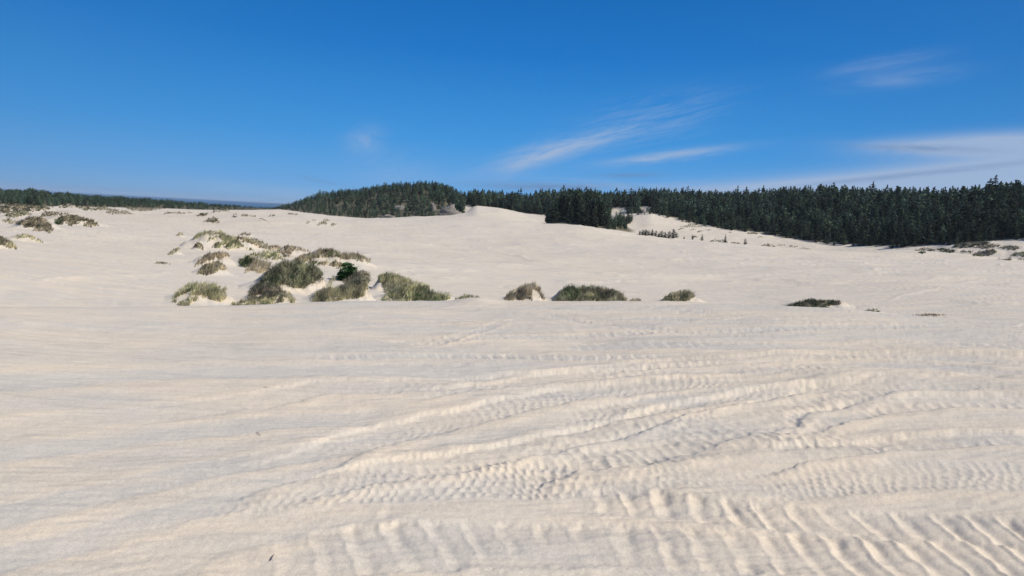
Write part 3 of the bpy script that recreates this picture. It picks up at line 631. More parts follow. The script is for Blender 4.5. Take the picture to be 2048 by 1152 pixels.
def mat_tint(name, rough=.8, trans=.25, spec=.2, var=.7):
    """foliage and grass: the tint comes from a per-leaf attribute, half translucent"""
    m, t = material(name); out = N(t, 'ShaderNodeOutputMaterial'); b = N(t, 'ShaderNodeBsdfPrincipled')
    a = N(t, 'ShaderNodeAttribute', attribute_name='tint'); oi = N(t, 'ShaderNodeObjectInfo')
    c = a.outputs['Color']
    hsn = N(t, 'ShaderNodeHueSaturation'); LK(t, c, hsn.inputs['Color'])
    LK(t, MATH(t, 'ADD', MATH(t, 'MULTIPLY', oi.outputs['Random'], .05), .475), hsn.inputs['Hue'])
    LK(t, MATH(t, 'ADD', MATH(t, 'MULTIPLY', oi.outputs['Random'], var), 1 - var / 2), hsn.inputs['Value'])
    c = hsn.outputs[0]
    LK(t, c, b.inputs['Base Color']); b.inputs['Roughness'].default_value = rough; b.inputs['Specular IOR Level'].default_value = spec
    tr = N(t, 'ShaderNodeBsdfTranslucent'); LK(t, c, tr.inputs['Color'])
    mx = N(t, 'ShaderNodeMixShader'); mx.inputs[0].default_value = trans
    LK(t, b.outputs[0], mx.inputs[1]); LK(t, tr.outputs[0], mx.inputs[2]); LK(t, mx.outputs[0], out.inputs[0])
    return m
def mat_plain(name, col, rough=.8, nscale=3., var=.3):
    m, t = material(name); out = N(t, 'ShaderNodeOutputMaterial'); b = N(t, 'ShaderNodeBsdfPrincipled'); LK(t, b.outputs[0], out.inputs[0])
    n = N(t, 'ShaderNodeTexNoise'); n.inputs['Scale'].default_value = nscale; n.inputs['Detail'].default_value = 4
    g = N(t, 'ShaderNodeNewGeometry'); LK(t, g.outputs['Position'], n.inputs['Vector'])
    c = RGBMIX(t, n.outputs[0], tuple(x * (1 - var) for x in col), tuple(x * (1 + var) for x in col))
    LK(t, c, b.inputs['Base Color']); b.inputs['Roughness'].default_value = rough; return m
M_SAND = mat_sand(); M_GRASS = mat_tint('dune_grass', trans=.3, var=.25); M_NEEDLE = mat_tint('spruce_needles', trans=.12, var=1.0)
M_BARK = mat_plain('bark', (.10, .075, .055)); M_TWIG = mat_plain('dry_twig', (.10, .075, .055), nscale=40)
M_ROCK = mat_plain('rock_face', (.17, .155, .14), nscale=.7, var=.8)

# ------------------------------------------------------------------ the sand: one sheet in rings round the viewpoint
AZ_IN = np.linspace(R(-41), R(41), 1400)
AZ_OUT = np.concatenate([np.linspace(-math.pi, R(-41), 90)[:-1], AZ_IN, np.linspace(R(41), math.pi, 90)[1:]])
r_near = 1.0 / np.linspace(1 / 1.75, 1 / 15.0, 640)
RAD = np.concatenate([[0.05, .6, 1.2, 1.5], r_near, np.exp(np.linspace(math.log(15), math.log(58), 60))[1:],
                      np.exp(np.linspace(math.log(58), math.log(560), 420))[1:], np.exp(np.linspace(math.log(560), math.log(2600), 60))[1:]])
AZG, RG = np.meshgrid(AZ_OUT, RAD); GX = RG * np.sin(AZG); GY = RG * np.cos(AZG)
gz, veg = hum_add(GX.ravel(), GY.ravel(), dune_h(GX.ravel(), GY.ravel()))
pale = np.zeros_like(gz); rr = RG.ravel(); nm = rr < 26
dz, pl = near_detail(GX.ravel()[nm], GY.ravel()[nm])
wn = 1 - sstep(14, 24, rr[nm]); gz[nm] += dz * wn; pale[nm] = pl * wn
# faint old wheel lines and slip edges over the middle distance
mm = (rr > 24) & (rr < 420); xm, ym = GX.ravel()[mm], GY.ravel()[mm]
n1 = fbm(xm / 26 + .02 * ym, ym / 7 + 3, 2); n2 = fbm(xm / 14 - .03 * ym + 11, ym / 3.5, 2)
gz[mm] += .10 * np.exp(-(n1 / .05) ** 2) * np.clip(rr[mm] / 120, .3, 1.3) - .05 * np.exp(-(n2 / .06) ** 2)
LINES = [([(775,542),(830,538),(900,537),(960,541)],.20), ([(985,530),(1020,528),(1060,531)],.18), ([(1110,563),(1180,563),(1240,561),(1290,564)],.22), ([(860,553),(900,555),(940,553)],.15),
 ([(1560,556),(1620,566),(1700,566)],.2), ([(1775,600),(1800,590),(1835,584),(1872,577),(1884,568)],.2), ([(1900,566),(1935,564),(1970,560)],.25), ([(1060,476),(1110,478),(1160,476)],.35),
 ([(1380,491),(1440,494),(1520,497)],.3), ([(1290,514),(1340,518),(1400,517)],.3), ([(700,510),(760,506),(820,508)],.2), ([(1480,520),(1560,524),(1640,532)],.25), ([(1000,505),(1010,508),(1060,520),(1120,530)],.15),
 ([(1080,588),(1160,584),(1280,586),(1420,592)],.12), ([(1700,540),(1790,548),(1900,556)],.2), ([(60,560),(200,552),(330,548)],.12), ([(620,470),(760,474),(900,470)],.25), ([(880,490),(960,494),(1040,492)],.25),
 ([(1500,590),(1560,598),(1640,612)],.12), ([(1180,545),(1300,550),(1440,548)],.15), ([(1900,600),(1980,606),(2060,606)],.15)]
for (pts, amp) in LINES:
    A = sorted((math.atan2(q_[0], q_[1]), q_[3]) for q_ in (hit(u, v, rmin=58) for u, v in pts))
    a_ = np.array([q_[0] for q_ in A]); r_ = np.array([q_[1] for q_ in A]); azm = np.arctan2(xm, ym)
    ins = sstep(a_[0] - .004, a_[0] + .02, azm) * (1 - sstep(a_[-1] - .02, a_[-1] + .004, azm))
    rl = np.exp(np.interp(azm, a_, np.log(r_))) * (1 + .006 * perlin(azm * 90, azm * 0 + amp * 40)); d = (rr[mm] - rl) / (rl * .016)
    gz[mm] += amp * ins * np.where(d < 0, np.exp(-(d / 1.6) ** 2), np.exp(-(d / .35) ** 2)) * (.8 + .4 * perlin(azm * 25, azm * 0 + amp * 11))
# forest floor
azr = AZG.ravel(); lit_ = np.zeros_like(gz)
fi = (azr + math.pi) / (2 * math.pi) * (len(AZT) - 1); rF = np.interp(azr, AZT, RT[12]); rG = np.interp(azr, AZT, RT[13])
lit_ = sstep(2, 9, rr - rF + 6 * perlin(GX.ravel() / 14, GY.ravel() / 14)) * (1 - sstep(1000, 1350, rr) * (azr < -.05))
a0, _ = pix_azel(1175, 450); kx, ky = 352 * math.sin(a0), 352 * math.cos(a0)
kp = (GX.ravel() - kx) * math.cos(a0) - (GY.ravel() - ky) * math.sin(a0); kq = (GX.ravel() - kx) * math.sin(a0) + (GY.ravel() - ky) * math.cos(a0)
lit_ = np.maximum(lit_, 1 - sstep(.85, 1.05, np.hypot(kp / 24, kq / 22)))
SANDPATCH = [  # bare slopes inside the woods: polygons as (u, v, half w, half h, distance)
 (1236, 424, 16, 15), (1291, 418, 15, 7), (1254, 409, 6, 6), (935, 418, 9, 10)]
BARE = SANDPATCH + [(893, 416, 26, 13), (868, 410, 9, 9), (800, 414, 16, 7), (775, 432, 25, 4), (830, 432, 14, 4)]
pu, pv = project(np.stack([GX.ravel(), GY.ravel(), gz], 1))
front = np.cos(azr) > .2
for (u, v, hw, hh) in SANDPATCH:
    d = np.hypot((pu - u) / hw, (pv - v) / hh) + .25 * perlin(GX.ravel() / 4, GY.ravel() / 4)
    lit_ = np.where(front & (rr > 300) & (rr < 700), lit_ * sstep(.8, 1.15, d), lit_)
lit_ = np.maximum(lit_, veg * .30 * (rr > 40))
nr, na = len(RAD), len(AZ_OUT)
idx = np.arange(nr * na).reshape(nr, na)
q = np.stack([idx[:-1, :-1], idx[:-1, 1:], idx[1:, 1:], idx[1:, :-1]], -1).reshape(-1, 4)[:, ::-1]
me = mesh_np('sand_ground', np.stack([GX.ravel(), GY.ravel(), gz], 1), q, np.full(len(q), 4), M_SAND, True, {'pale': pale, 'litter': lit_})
tag(link('sand_ground', me), kind='structure')
HT = gz.reshape(nr, na)
def ground_z(x, y):
    x = np.atleast_1d(np.asarray(x, float)); y = np.atleast_1d(np.asarray(y, float))
    r = np.hypot(x, y); az = np.arctan2(x, y)
    fa = np.interp(az, AZ_OUT, np.arange(na)); fr = np.interp(r, RAD, np.arange(nr))
    i = np.clip(fr.astype(int), 0, nr - 2); j = np.clip(fa.astype(int), 0, na - 2); a = fr - i; b = fa - j
    return (HT[i, j] * (1 - a) * (1 - b) + HT[i + 1, j] * a * (1 - b) + HT[i, j + 1] * (1 - a) * b + HT[i + 1, j + 1] * a * b)

# ------------------------------------------------------------------ sea and the far headland
mw, t = material('sea_water'); out = N(t, 'ShaderNodeOutputMaterial'); b = N(t, 'ShaderNodeBsdfPrincipled'); LK(t, b.outputs[0], out.inputs[0])
b.inputs['Base Color'].default_value = (.03, .075, .12, 1); b.inputs['Roughness'].default_value = .35
n = N(t, 'ShaderNodeTexNoise'); n.inputs['Scale'].default_value = .02; n.inputs['Detail'].default_value = 6
g = N(t, 'ShaderNodeNewGeometry'); LK(t, g.outputs['Position'], n.inputs['Vector'])
bp = N(t, 'ShaderNodeBump'); bp.inputs['Distance'].default_value = 3; bp.inputs['Strength'].default_value = .6; LK(t, n.outputs[0], bp.inputs['Height']); LK(t, bp.outputs[0], b.inputs['Normal'])
k = 96; ring = [(25000 * math.cos(2 * math.pi * i / k), 25000 * math.sin(2 * math.pi * i / k), -31) for i in range(k)]
tag(link('sea', mesh_np('sea', ring, list(range(k)), [k], mw)), kind='structure')
def far_hills(name, u0, u1, vtop, dist, col):
    us = np.linspace(u0, u1, 60); V = []; D = 900.0
    for j, (dd, k) in enumerate(((-D, 0), (-D * .45, .62), (0, 1), (D * .5, .6), (D, 0))):
        for u in us:
            vt = float(np.interp(u, [p[0] for p in vtop], [p[1] for p in vtop])) + .5 * math.sin(u * .9) + .35 * math.sin(u * 2.3 + 1)
            a, e = pix_azel(u, vt); zt = EYE + dist * math.tan(e); z = -33 + (zt + 33) * k * (1 + .05 * math.sin(u * 1.7 + j * 2))
            V.append(((dist + dd) * math.sin(a), (dist + dd) * math.cos(a), z))
    nu = len(us); Q = [(j * nu + i, j * nu + i + 1, (j + 1) * nu + i + 1, (j + 1) * nu + i) for j in range(4) for i in range(nu - 1)]
    tag(link(name, mesh_np(name, V, np.array(Q), np.full(len(Q), 4), mat_plain('hill_woods', col, nscale=.02), True)), kind='structure')
far_hills('far_hills', 455, 640, [(455, 416), (480, 413), (505, 411), (520, 409.5), (540, 408.5), (560, 408), (590, 408), (640, 409)], 9000, (.05, .07, .06))

# ------------------------------------------------------------------ dune grass and scrub on the hummocks
def blades(P, hgt, wid, lean, col, tip=.55):
    """P (n,3) roots -> bent two-segment blades; returns verts, tris loops, colors"""
    n = len(P); a = rng.random(n) * 2 * math.pi
    side = np.stack([np.cos(a), np.sin(a), np.zeros(n)], 1) * (wid / 2)[:, None]
    b = rng.random(n) * 2 * math.pi; sp = hgt * tip * rng.random(n)
    off = np.stack([np.cos(b) * sp + lean[0] * hgt, np.sin(b) * sp + lean[1] * hgt, hgt], 1)
    midp = P + off * np.array([.42, .42, .62]); top = P + off
    V = np.stack([P - side, P + side, midp + side * .8, midp - side * .8, top], 1).reshape(-1, 3)
    base = (np.arange(n) * 5)[:, None]
    L = np.concatenate([base + np.array([[0, 1, 2, 3]]), base + np.array([[3, 2, 4]])], 1)
    sizes = np.tile([4, 3], n)
    C = np.repeat(col, 5, 0)
    return V, L.ravel(), sizes, C
def leaves(P, size, col):
    n = len(P); d1 = rng.normal(size=(n, 3)); d1 /= np.linalg.norm(d1, axis=1)[:, None]
    d2 = np.cross(d1, rng.normal(size=(n, 3))); d2 /= np.linalg.norm(d2, axis=1)[:, None]
    s = size[:, None]
    V = np.stack([P - d1 * s, P + d2 * s * .45, P + d1 * s, P - d2 * s * .45], 1).reshape(-1, 3)
    L = (np.arange(n) * 4)[:, None] + np.arange(4)[None]
    return V, L.ravel(), np.full(n, 4), np.repeat(col, 4, 0)
def combine(parts):
    V, L, S, C = [], [], [], []; o = 0
    for v, l, s, c in parts:
        V.append(v); L.append(l + o); S.append(s); C.append(c); o += len(v)
    return np.concatenate(V), np.concatenate(L), np.concatenate(S), np.concatenate(C)
GB = np.array([.43, .385, .285]); GO = np.array([.46, .425, .255]); GG = np.array([.13, .18, .08]); GT = np.array([.62, .54, .36])
for i, h in enumerate(hum):
    k = h['kind']; r = h['r']; pxm = r / FPX
    area = h['w'] * max(h['hh'], 5)
    ntuft = int(np.clip(area * .8, 30, 5200)); nb = 5
    p = rng.uniform(-1.12, 1.12, ntuft * 5); q = rng.uniform(-1.1, 1.0, ntuft * 5)
    ca, sa = math.cos(h['az']), math.sin(h['az'])
    X = h['cx'] + p * h['W'] / 2 * ca + q * h['D'] * sa; Y = h['cy'] - p * h['W'] / 2 * sa + q * h['D'] * ca
    s = hum_shape(h, p, q)
    nz = fbm(X / (h['W'] * .10) + i * 5, Y / (h['D'] * .25), 3); nz2 = perlin(X / (h['W'] * .2) + i, Y / (h['D'] * .4) + 50)
    thr = {'full': .16, 'arch': .20, 'slopeR': .18, 'slopeL': .18, 'low': .30}[k]
    dens = sstep(thr - .04, thr + .34, s + .34 * nz)
    if k == 'arch':                                      # grass keeps to the rim; the belly of the mound is bare
        belly = np.exp(-((p - .12 - .2 * nz2) / .42) ** 2) * sstep(.35, -.15, q + .25 * nz) if False else np.exp(-((p - .1) / .42) ** 2) * (1 - sstep(-.45, .05, q + .25 * nz))
        dens = dens * (1 - .93 * belly)
    dens = dens * (.12 + .88 * sstep(-.85, -.1, q + .55 * nz + .2 * nz2)) if k != 'low' else dens
    strand = perlin((p * .5 + q * .9) * 7 + i, (p - q) * 1.5 + i * 2.0)
    if k != 'full': dens = dens * (.25 + .75 * sstep(-.35, .15, strand + .25 * nz))
    if k == 'low': dens = dens * sstep(-.25, .25, nz)
    else: dens = dens * (.22 + .78 * sstep(-.5, .05, nz + (.25 if k == 'full' else 0)))
    if k == 'slopeL': dens = dens * (1 - .9 * sstep(.45, .7, p + .2 * nz) * (1 - sstep(-.1, .5, q)))
    key = (h['u'], h['v']); Z0 = ground_z(X, Y); su, sv = project(np.stack([X, Y, Z0 + h['g'] * .25], 1))
    for (bu_, bv_, bw_, bh_) in BARE_SPOT.get(key, []):
        dens = dens * sstep(.75, 1.15, np.hypot((su - bu_) / bw_, (sv - bv_) / bh_) + .35 * nz)
    pt = np.zeros(len(p)); pw = np.zeros(len(p))
    for (bu_, bv_, bw_, bh_, val) in PATCH.get(key, []):
        w_ = 1 - sstep(.6, 1.1, np.hypot((su - bu_) / bw_, (sv - bv_) / bh_) + .3 * nz2); pt = pt * (1 - w_) + val * w_; pw = np.maximum(pw, w_)
    dens = dens * np.where(rng.random(len(p)) < .05, 1, sstep(-.35, .12, perlin(X / (h['g'] * 1.6) + 5, Y / (h['g'] * 3))))
    dens = np.maximum(dens, .035 * (s > .02))
    if h['r'] > 170: dens = np.clip(dens, 0, 1) ** .55
    keep = np.nonzero(rng.random(len(p)) < dens)[0][:ntuft]
    if key in POLY:
        cu, cv = [], []
        for P_ in POLY[key]:
            lo, hi = P_.min(0), P_.max(0); n_ = int(max(160, (hi[0] - lo[0]) * (hi[1] - lo[1]) * 1.5)); uu = rng.uniform(lo[0] - 3, hi[0] + 3, n_); vv = rng.uniform(lo[1] - 3, hi[1] + 3, n_)
            jj = min(.35 * (hi[1] - lo[1]) * .5, 2.2 + .020 * (hi[0] - lo[0])); m_ = in_poly(P_, uu + jj * perlin(uu / 5 + i, vv / 3), vv + jj * .7 * perlin(uu / 4 + 9, vv / 3 + i)); cu.append(uu[m_]); cv.append(vv[m_])
        cu = np.concatenate(cu); cv = np.concatenate(cv)
        if len(cu) > 6500: cu, cv = cu[:6500], cv[:6500]
        X, Y, okh = hits(cu, cv + .35 * h['g'] / pxm, max(34, h['r'] * .78), h['r'] * 1.75)
        X, Y, cu, cv = X[okh], Y[okh], cu[okh], cv[okh]
        nz2 = perlin(X / (h['W'] * .2) + i, Y / (h['D'] * .5) + 50); nz = fbm(X / (h['W'] * .06) + i * 5, Y / (h['D'] * .3), 3)
        gap = np.clip((.07 if h['r'] < 170 else .45) + sstep(-.42, .22, nz + .30 * h['sh'] + (.35 if h['r'] > 170 else 0) + .5 * perlin(cu / 5.0 + i, (cv + cu * .35) / 2.2)), 0, 1) * (.55 + .45 * sstep(-.3, .3, perlin(X / 1.1 + 3, Y / 3.0))); pt = np.zeros(len(X)); pw = np.zeros(len(X))
        for (bu_, bv_, bw_, bh_) in BARE_SPOT.get(key, []): gap = gap * sstep(.6, 1.1, np.hypot((cu - bu_) / bw_, (cv - bv_) / bh_) + .35 * nz)
        for (bu_, bv_, bw_, bh_, val) in PATCH.get(key, []):
            w_ = 1 - sstep(.6, 1.1, np.hypot((cu - bu_) / bw_, (cv - bv_) / bh_) + .3 * nz2); pt = pt * (1 - w_) + val * w_; pw = np.maximum(pw, w_)
        keep = np.nonzero(rng.random(len(X)) < gap)[0]
    if len(keep) < 10 and key not in POLY: keep = np.argsort(-dens)[:30]
    X, Y = X[keep], Y[keep]; nk = len(keep); RX, RY = X.copy(), Y.copy()
    # tone patches
    gfac = np.clip((h['gr'] + .5 * nz2[keep]) * (1 - pw[keep]) + pt[keep] * pw[keep] + .15 * rng.normal(size=nk), 0, 1)
    tone = np.where((gfac < .5)[:, None], GB + (GO - GB) * (gfac * 2)[:, None], GO + (GG - GO) * ((gfac - .5) * 2)[:, None])
    dry = (rng.random(nk) < .27 * (1 - .7 * pw[keep]))[:, None]; tone = np.where(dry, GT, tone)
    tone = tone * (1.0 if h['r'] < 170 else .68) * (.55 + .95 * rng.random((nk, 1))) * np.clip(1 + .75 * perlin(X / (h['g'] * 2.2) + 30, Y / (h['g'] * 6)), .4, 1.7)[:, None]
    X = np.repeat(X, nb) + rng.normal(size=nk * nb) * h['g'] * .12; Y = np.repeat(Y, nb) + rng.normal(size=nk * nb) * h['g'] * .12
    Z = ground_z(X, Y) - .01
    hg = h['g'] * np.repeat(rng.uniform(.5, 1.25, nk), nb) * rng.uniform(.5, 1.15, nk * nb) * np.where(rng.random(nk * nb) < .04, 1.7, 1); wd = np.maximum(.006, pxm * .75) * rng.uniform(.6, 1.3, nk * nb)
    col = np.repeat(tone, nb, 0) * (.85 + .3 * rng.random((nk * nb, 1)))
    parts = [blades(np.stack([X, Y, Z], 1), hg, wd, (.30, -.05), col)]
    me = mesh_np('dune_grass_clump', *combine(parts)[:3], M_GRASS, False, None, combine(parts)[3]) if False else None
    V, L, S, C = combine(parts)
    org = np.array([h['cx'], h['cy'], float(ground_z(h['cx'], h['cy'])[0])])
    me = mesh_np('dune_grass', V - org, L, S, M_GRASS, False, None, C)
    bushy = h['sh'] > .65
    if bushy and h['gr'] > .5: nm_, ct = 'coastal_bush', 'bush'
    else: nm_, ct = 'grassy_hummock', 'hummock'
    o = link(nm_, None); o.empty_display_size = .3; o.location = org; link('grass_leaves', me, o)
    tag(o, h['lab'], ct, group='grassy hummocks scattered over the sand')
    if h['sh'] > .15:                                    # low woody scrub growing among the grass
        ns = int(ntuft * h['sh'] * 1.2); ii = rng.integers(0, nk, ns)
        bx, by = RX[ii].copy(), RY[ii].copy()
        okm = perlin(bx / (h['W'] * .12) + 70, by / (h['D'] * .3)) > (.42 - .6 * h['sh'])
        bx, by = bx[okm], by[okm]; n_ = len(bx); m_ = 6
        if n_ > 8:
            bx = np.repeat(bx, m_) + rng.normal(size=n_ * m_) * h['g'] * .45; by = np.repeat(by, m_) + rng.normal(size=n_ * m_) * h['g'] * .3
            bz = ground_z(bx, by) + h['g'] * 1.0 * rng.random(n_ * m_) ** .7
            gcol = np.array([.05, .085, .035]) if h['gr'] > .6 else (np.array([.085, .082, .062]) * (1 - h['gr']) + np.array([.07, .095, .055]) * h['gr'])
            cc = gcol[None] * np.repeat(.45 + 1.5 * rng.random((n_, 1)) ** 1.6, m_, 0)
            V, L, S, C = leaves(np.stack([bx, by, bz], 1) - org, np.maximum(.03, pxm * 1.1) * rng.uniform(.6, 1.3, n_ * m_), cc)
            link('scrub_leaves', mesh_np('scrub_leaves', V, L, S, M_GRASS, False, None, C), o)

# ------------------------------------------------------------------ conifers
def trunk_mesh(H, r0, lean=0, sides=6):
    V = []; L = []; nz = 7
    for i in range(nz):
        f = i / (nz - 1); rr_ = r0 * (1 - f) ** .8 + .01
        for s in range(sides):
            a = 2 * math.pi * s / sides
            V.append((math.cos(a) * rr_ + lean * f * f * H + .01 * H * math.sin(5 * f), math.sin(a) * rr_, f * H * .97))
    for i in range(nz - 1):
        for s in range(sides): L.append((i * sides + s, i * sides + (s + 1) % sides, (i + 1) * sides + (s + 1) % sides, (i + 1) * sides + s))
    return mesh_np('trunk', V, np.array(L), np.full(len(L), 4), M_BARK, True)
def crown_np(H, rad, n, seed, top=1.0, low=.12, droop=.25, kind='spruce', size=.5):
    g = np.random.default_rng(seed)
    P, D, C, SZ = [], [], [], []
    nl = max(9, int(14 + g.integers(0, 5)))
    for l in range(nl):
        f = low + (1 - low) * (l + g.uniform(-.3, .3)) / nl; f = min(max(f, low), .99)
        if kind == 'spruce': rl = rad * (1 - f) ** .75 * (1 + .25 * g.normal()) + .05 * rad
        elif kind == 'flat': rl = rad * (.35 + .65 * math.sin(math.pi * min(1, f * .95)) ** .6) * (.5 + .9 * g.random())
        else: rl = rad * math.sin(math.pi * (.12 + .8 * f)) ** .7 * (1 + .18 * g.normal())
        nbr = int(g.integers(5, 9))
        for b in range(nbr):
            a = g.random() * 2 * math.pi; ln = rl * g.uniform(.65, 1.15); m = max(2, int(n / (nl * nbr)))
            t_ = g.random(m) ** .65
            x = np.cos(a) * ln * t_; y = np.sin(a) * ln * t_; z = f * H + (-.0 if kind != 'flat' else .1) - droop * ln * t_ ** 1.4 + .15 * g.normal(size=m) * ln * .4
            jit = g.normal(size=(m, 3)) * ln * .13
            P.append(np.stack([x, y, z], 1) + jit * [1, 1, .6])
            out = np.stack([np.cos(a) + .55 * g.normal(size=m), np.sin(a) + .55 * g.normal(size=m), -.25 + .25 * g.normal(size=m)], 1)
            D.append(out); tone = g.uniform(.6, 1.35); C.append(np.full(m, tone) * g.uniform(.8, 1.2, m)); SZ.append(size * (.55 + .55 * (1 - f)) * g.uniform(.6, 1.3, m))
    # leader
    m = 10; P.append(np.stack([.04 * rad * g.normal(size=m), .04 * rad * g.normal(size=m), H * (.93 + .1 * g.random(m))], 1))
    D.append(np.stack([.3 * g.normal(size=m), .3 * g.normal(size=m), np.ones(m)], 1)); C.append(np.ones(m)); SZ.append(np.full(m, size * .5))
    P = np.concatenate(P); D = np.concatenate(D); C = np.concatenate(C); SZ = np.concatenate(SZ)
    D /= np.linalg.norm(D, axis=1)[:, None]
    sd_ = np.cross(D, np.array([0, 0, 1.0]) + .5 * g.normal(size=D.shape)); sd_ /= np.linalg.norm(sd_, axis=1)[:, None] + 1e-9
    s = SZ[:, None]
    V = np.stack([P - D * s * .6, P + sd_ * s * .34, P + D * s * .75, P - sd_ * s * .34], 1).reshape(-1, 3)
    base = np.array([.034, .052, .036]); alt = np.array([.064, .088, .050]); k = g.random(len(P))[:, None] ** 2
    col = (base * (1 - k) + alt * k) * C[:, None]
    L = (np.arange(len(P)) * 4)[:, None] + np.arange(4)[None]
    return V, L.ravel(), np.full(len(P), 4), np.repeat(col, 4, 0)
PROTO = []
for i in range(9):   # unit-height crowns, ten metres tall
    kind = ['spruce', 'spruce', 'dome', 'spruce', 'dome', 'flat', 'spruce', 'dome', 'spruce'][i]
    rad = [2.1, 1.7, 2.5, 2.4, 2.1, 2.6, 1.5, 2.8, 1.9][i]
    PROTO.append(dict(kind=kind, rad=rad, crown=crown_np(10, rad, 620, 40 + i, kind=kind, low=.10 if kind != 'flat' else .35, size=.95),
                      lod=crown_np(10, rad, 300, 80 + i, kind=kind, low=.12 if kind != 'flat' else .35, size=1.3)))
    PROTO[-1]['cm'] = mesh_np('crown', *PROTO[-1]['crown'][:3], M_NEEDLE, False, None, PROTO[-1]['crown'][3])
    PROTO[-1]['tm'] = trunk_mesh(9.6, .22)

trees = []   # x, y, z, H, proto, rot, zone
def zone_of(u):
    return 'left' if u < 560 else 'hill' if u < 925 else 'gap' if u < 1085 else 'right'
def bare(u, v0, v1, strict=1.0):
    for (bu, bv, bw, bh) in BARE:
        if abs(u - bu) < bw * strict and v1 > bv - bh * .8 and v0 < bv + bh * .55: return True
    return False
az_lo, az_hi = pix_azel(-160, 450)[0], pix_azel(2200, 450)[0]
def u_at(az): return float(project([[400 * math.sin(az), 400 * math.cos(az), 0]])[0][0])
cells = []
spacing = 4.0
for az in np.arange(az_lo, az_hi, spacing / 430):
    u0 = u_at(az); rf = float(np.interp(az, AZT, RT[12])); rg = float(np.interp(az, AZT, RT[13]))
    left = u0 < 560
    rr_ = rf - 1
    while rr_ < rg + (34 if not left else 160):
        cells.append((az + random.uniform(-.5, .5) * spacing / 430, rr_ + random.uniform(-2, 2), rf, rg)); rr_ += random.uniform(3.0, 5.2) * (1.1 if left else 1)
AZc = np.array([c[0] for c in cells]); Rc = np.array([c[1] for c in cells])
Xc, Yc = Rc * np.sin(AZc), Rc * np.cos(AZc); Zc = ground_z(Xc, Yc); edge = 5 * perlin(Xc / 13, Yc / 13)
Uc, Vc = project(np.stack([Xc, Yc, Zc], 1))
for i, (az, r, rf, rg) in enumerate(cells):
    u = Uc[i]; edge_d = r - rf + edge[i]
    if edge_d < 0: continue
    H = TPX(u) * r / FPX * random.uniform(.70, 1.12)
    if random.random() < .04: H *= 1.22
    H *= (.45 + .55 * min(1, edge_d / 16)) if u > 560 else (.75 + .25 * min(1, edge_d / 16))                      # shorter at the wind-cut edge
    if u < 560:
        H = TPX(u) * r / FPX * (.88 + .22 * float(perlin(np.array([u / 24.0]), np.array([3.3]))[0])) * random.uniform(.82, 1.06)
    vt = Vc[i] - H / r * FPX
    hidden_low = Vc[i] - TPX(u) * .15
    if (u < 925 or r < rf + 68) and bare(u, vt, Vc[i], 1.0 if u > 925 else .75) and random.random() < (.985 if u > 925 else .6): continue
    if 944 < u < 1052 and edge_d < 3: continue
    kinds = [0, 1, 3, 2, 8, 0, 7, 2, 4, 7] if u > 925 else [2, 4, 7, 2, 7, 2, 7, 8, 4]
    if u < 560: kinds = [2, 7, 4, 7]
    trees.append([Xc[i], Yc[i], Zc[i] - .15, H, random.choice(kinds), random.random() * 6.28, zone_of(u)])
# the grove standing forward on its own knoll
for _ in range(230):
    a = random.uniform(-1, 1); b_ = random.uniform(-1, 1)
    if a * a + b_ * b_ > 1: continue
    x = kx + a * 21.5 * math.cos(a0) + b_ * 19 * math.sin(a0); y = ky - a * 21.5 * math.sin(a0) + b_ * 19 * math.cos(a0)
    z = float(ground_z(x, y)[0]); r = math.hypot(x, y); u, v = project([[x, y, z]]); u = float(u[0]); v = float(v[0])
    H = random.uniform(10.5, 14.0) * (.62 + .38 * (1 - abs(a) ** 3)) * (1 - .30 * max(0, a)) * (.75 if b_ < -.75 else 1)
    if u > 1205: H *= .55
    if bare(u, v - H / r * FPX, v): continue
    trees.append([x, y, z - .15, H, random.choice([0, 1, 3, 6, 8]), random.random() * 6.28, 'grove'])
for _ in range(120):
    if _ < 55: u = random.uniform(1214, 1264); v = 462 - (u - 1214) * .30 - random.uniform(0, 22) * (1 - abs(u - 1238) / 40); rm, Hh = 318, random.uniform(2.2, 5.2)
    elif _ < 95: f_ = random.random(); u = 1240 + 42 * f_ + random.uniform(-4, 4); v = 409 + 20 * f_ + random.uniform(-3, 3); rm, Hh = 380, random.uniform(1.5, 3.0)
    else: u = random.uniform(1262, 1330); v = random.uniform(424, 430); rm, Hh = 380, random.uniform(1.5, 3.5)
    x, y, z, r = hit(u, v, rmin=rm, f=lambda X, Y: ground_z(X, Y))
    trees.append([x, y, z - .1, Hh, random.choice([2, 4, 7]), random.random() * 6.28, 'grove' if _ < 55 else 'right'])
# a few emergent crowns that stand out of the skyline
for (u, vt, H, pr) in [(1768, 380, 15, 5), (1822, 383, 13, 5), (1848, 383, 14, 8), (1978, 379, 19, 3), (2006, 383, 17, 0), (2036, 382, 16, 3),
                       (948, 378, 15, 0), (965, 379, 14, 3), (985, 381, 13, 6), (1123, 381, 14, 8), (1176, 380, 16, 0), (1200, 382, 15, 1), (875, 367, 9, 0), (858, 366, 9, 8), (826, 369, 9, 0)]:
    a, e = pix_azel(u, vt); rg = float(np.interp(a, AZT, RT[13])) - 12
    if 1085 < u < 1210: rg = 356
    z = EYE + rg * math.tan(e) - H; x, y = rg * math.sin(a), rg * math.cos(a); gz0 = float(ground_z(x, y)[0])
    H = H + (z - gz0); trees.append([x, y, gz0 - .1, H, pr, random.random() * 6.28, 'grove' if 1085 < u < 1210 else zone_of(u)])

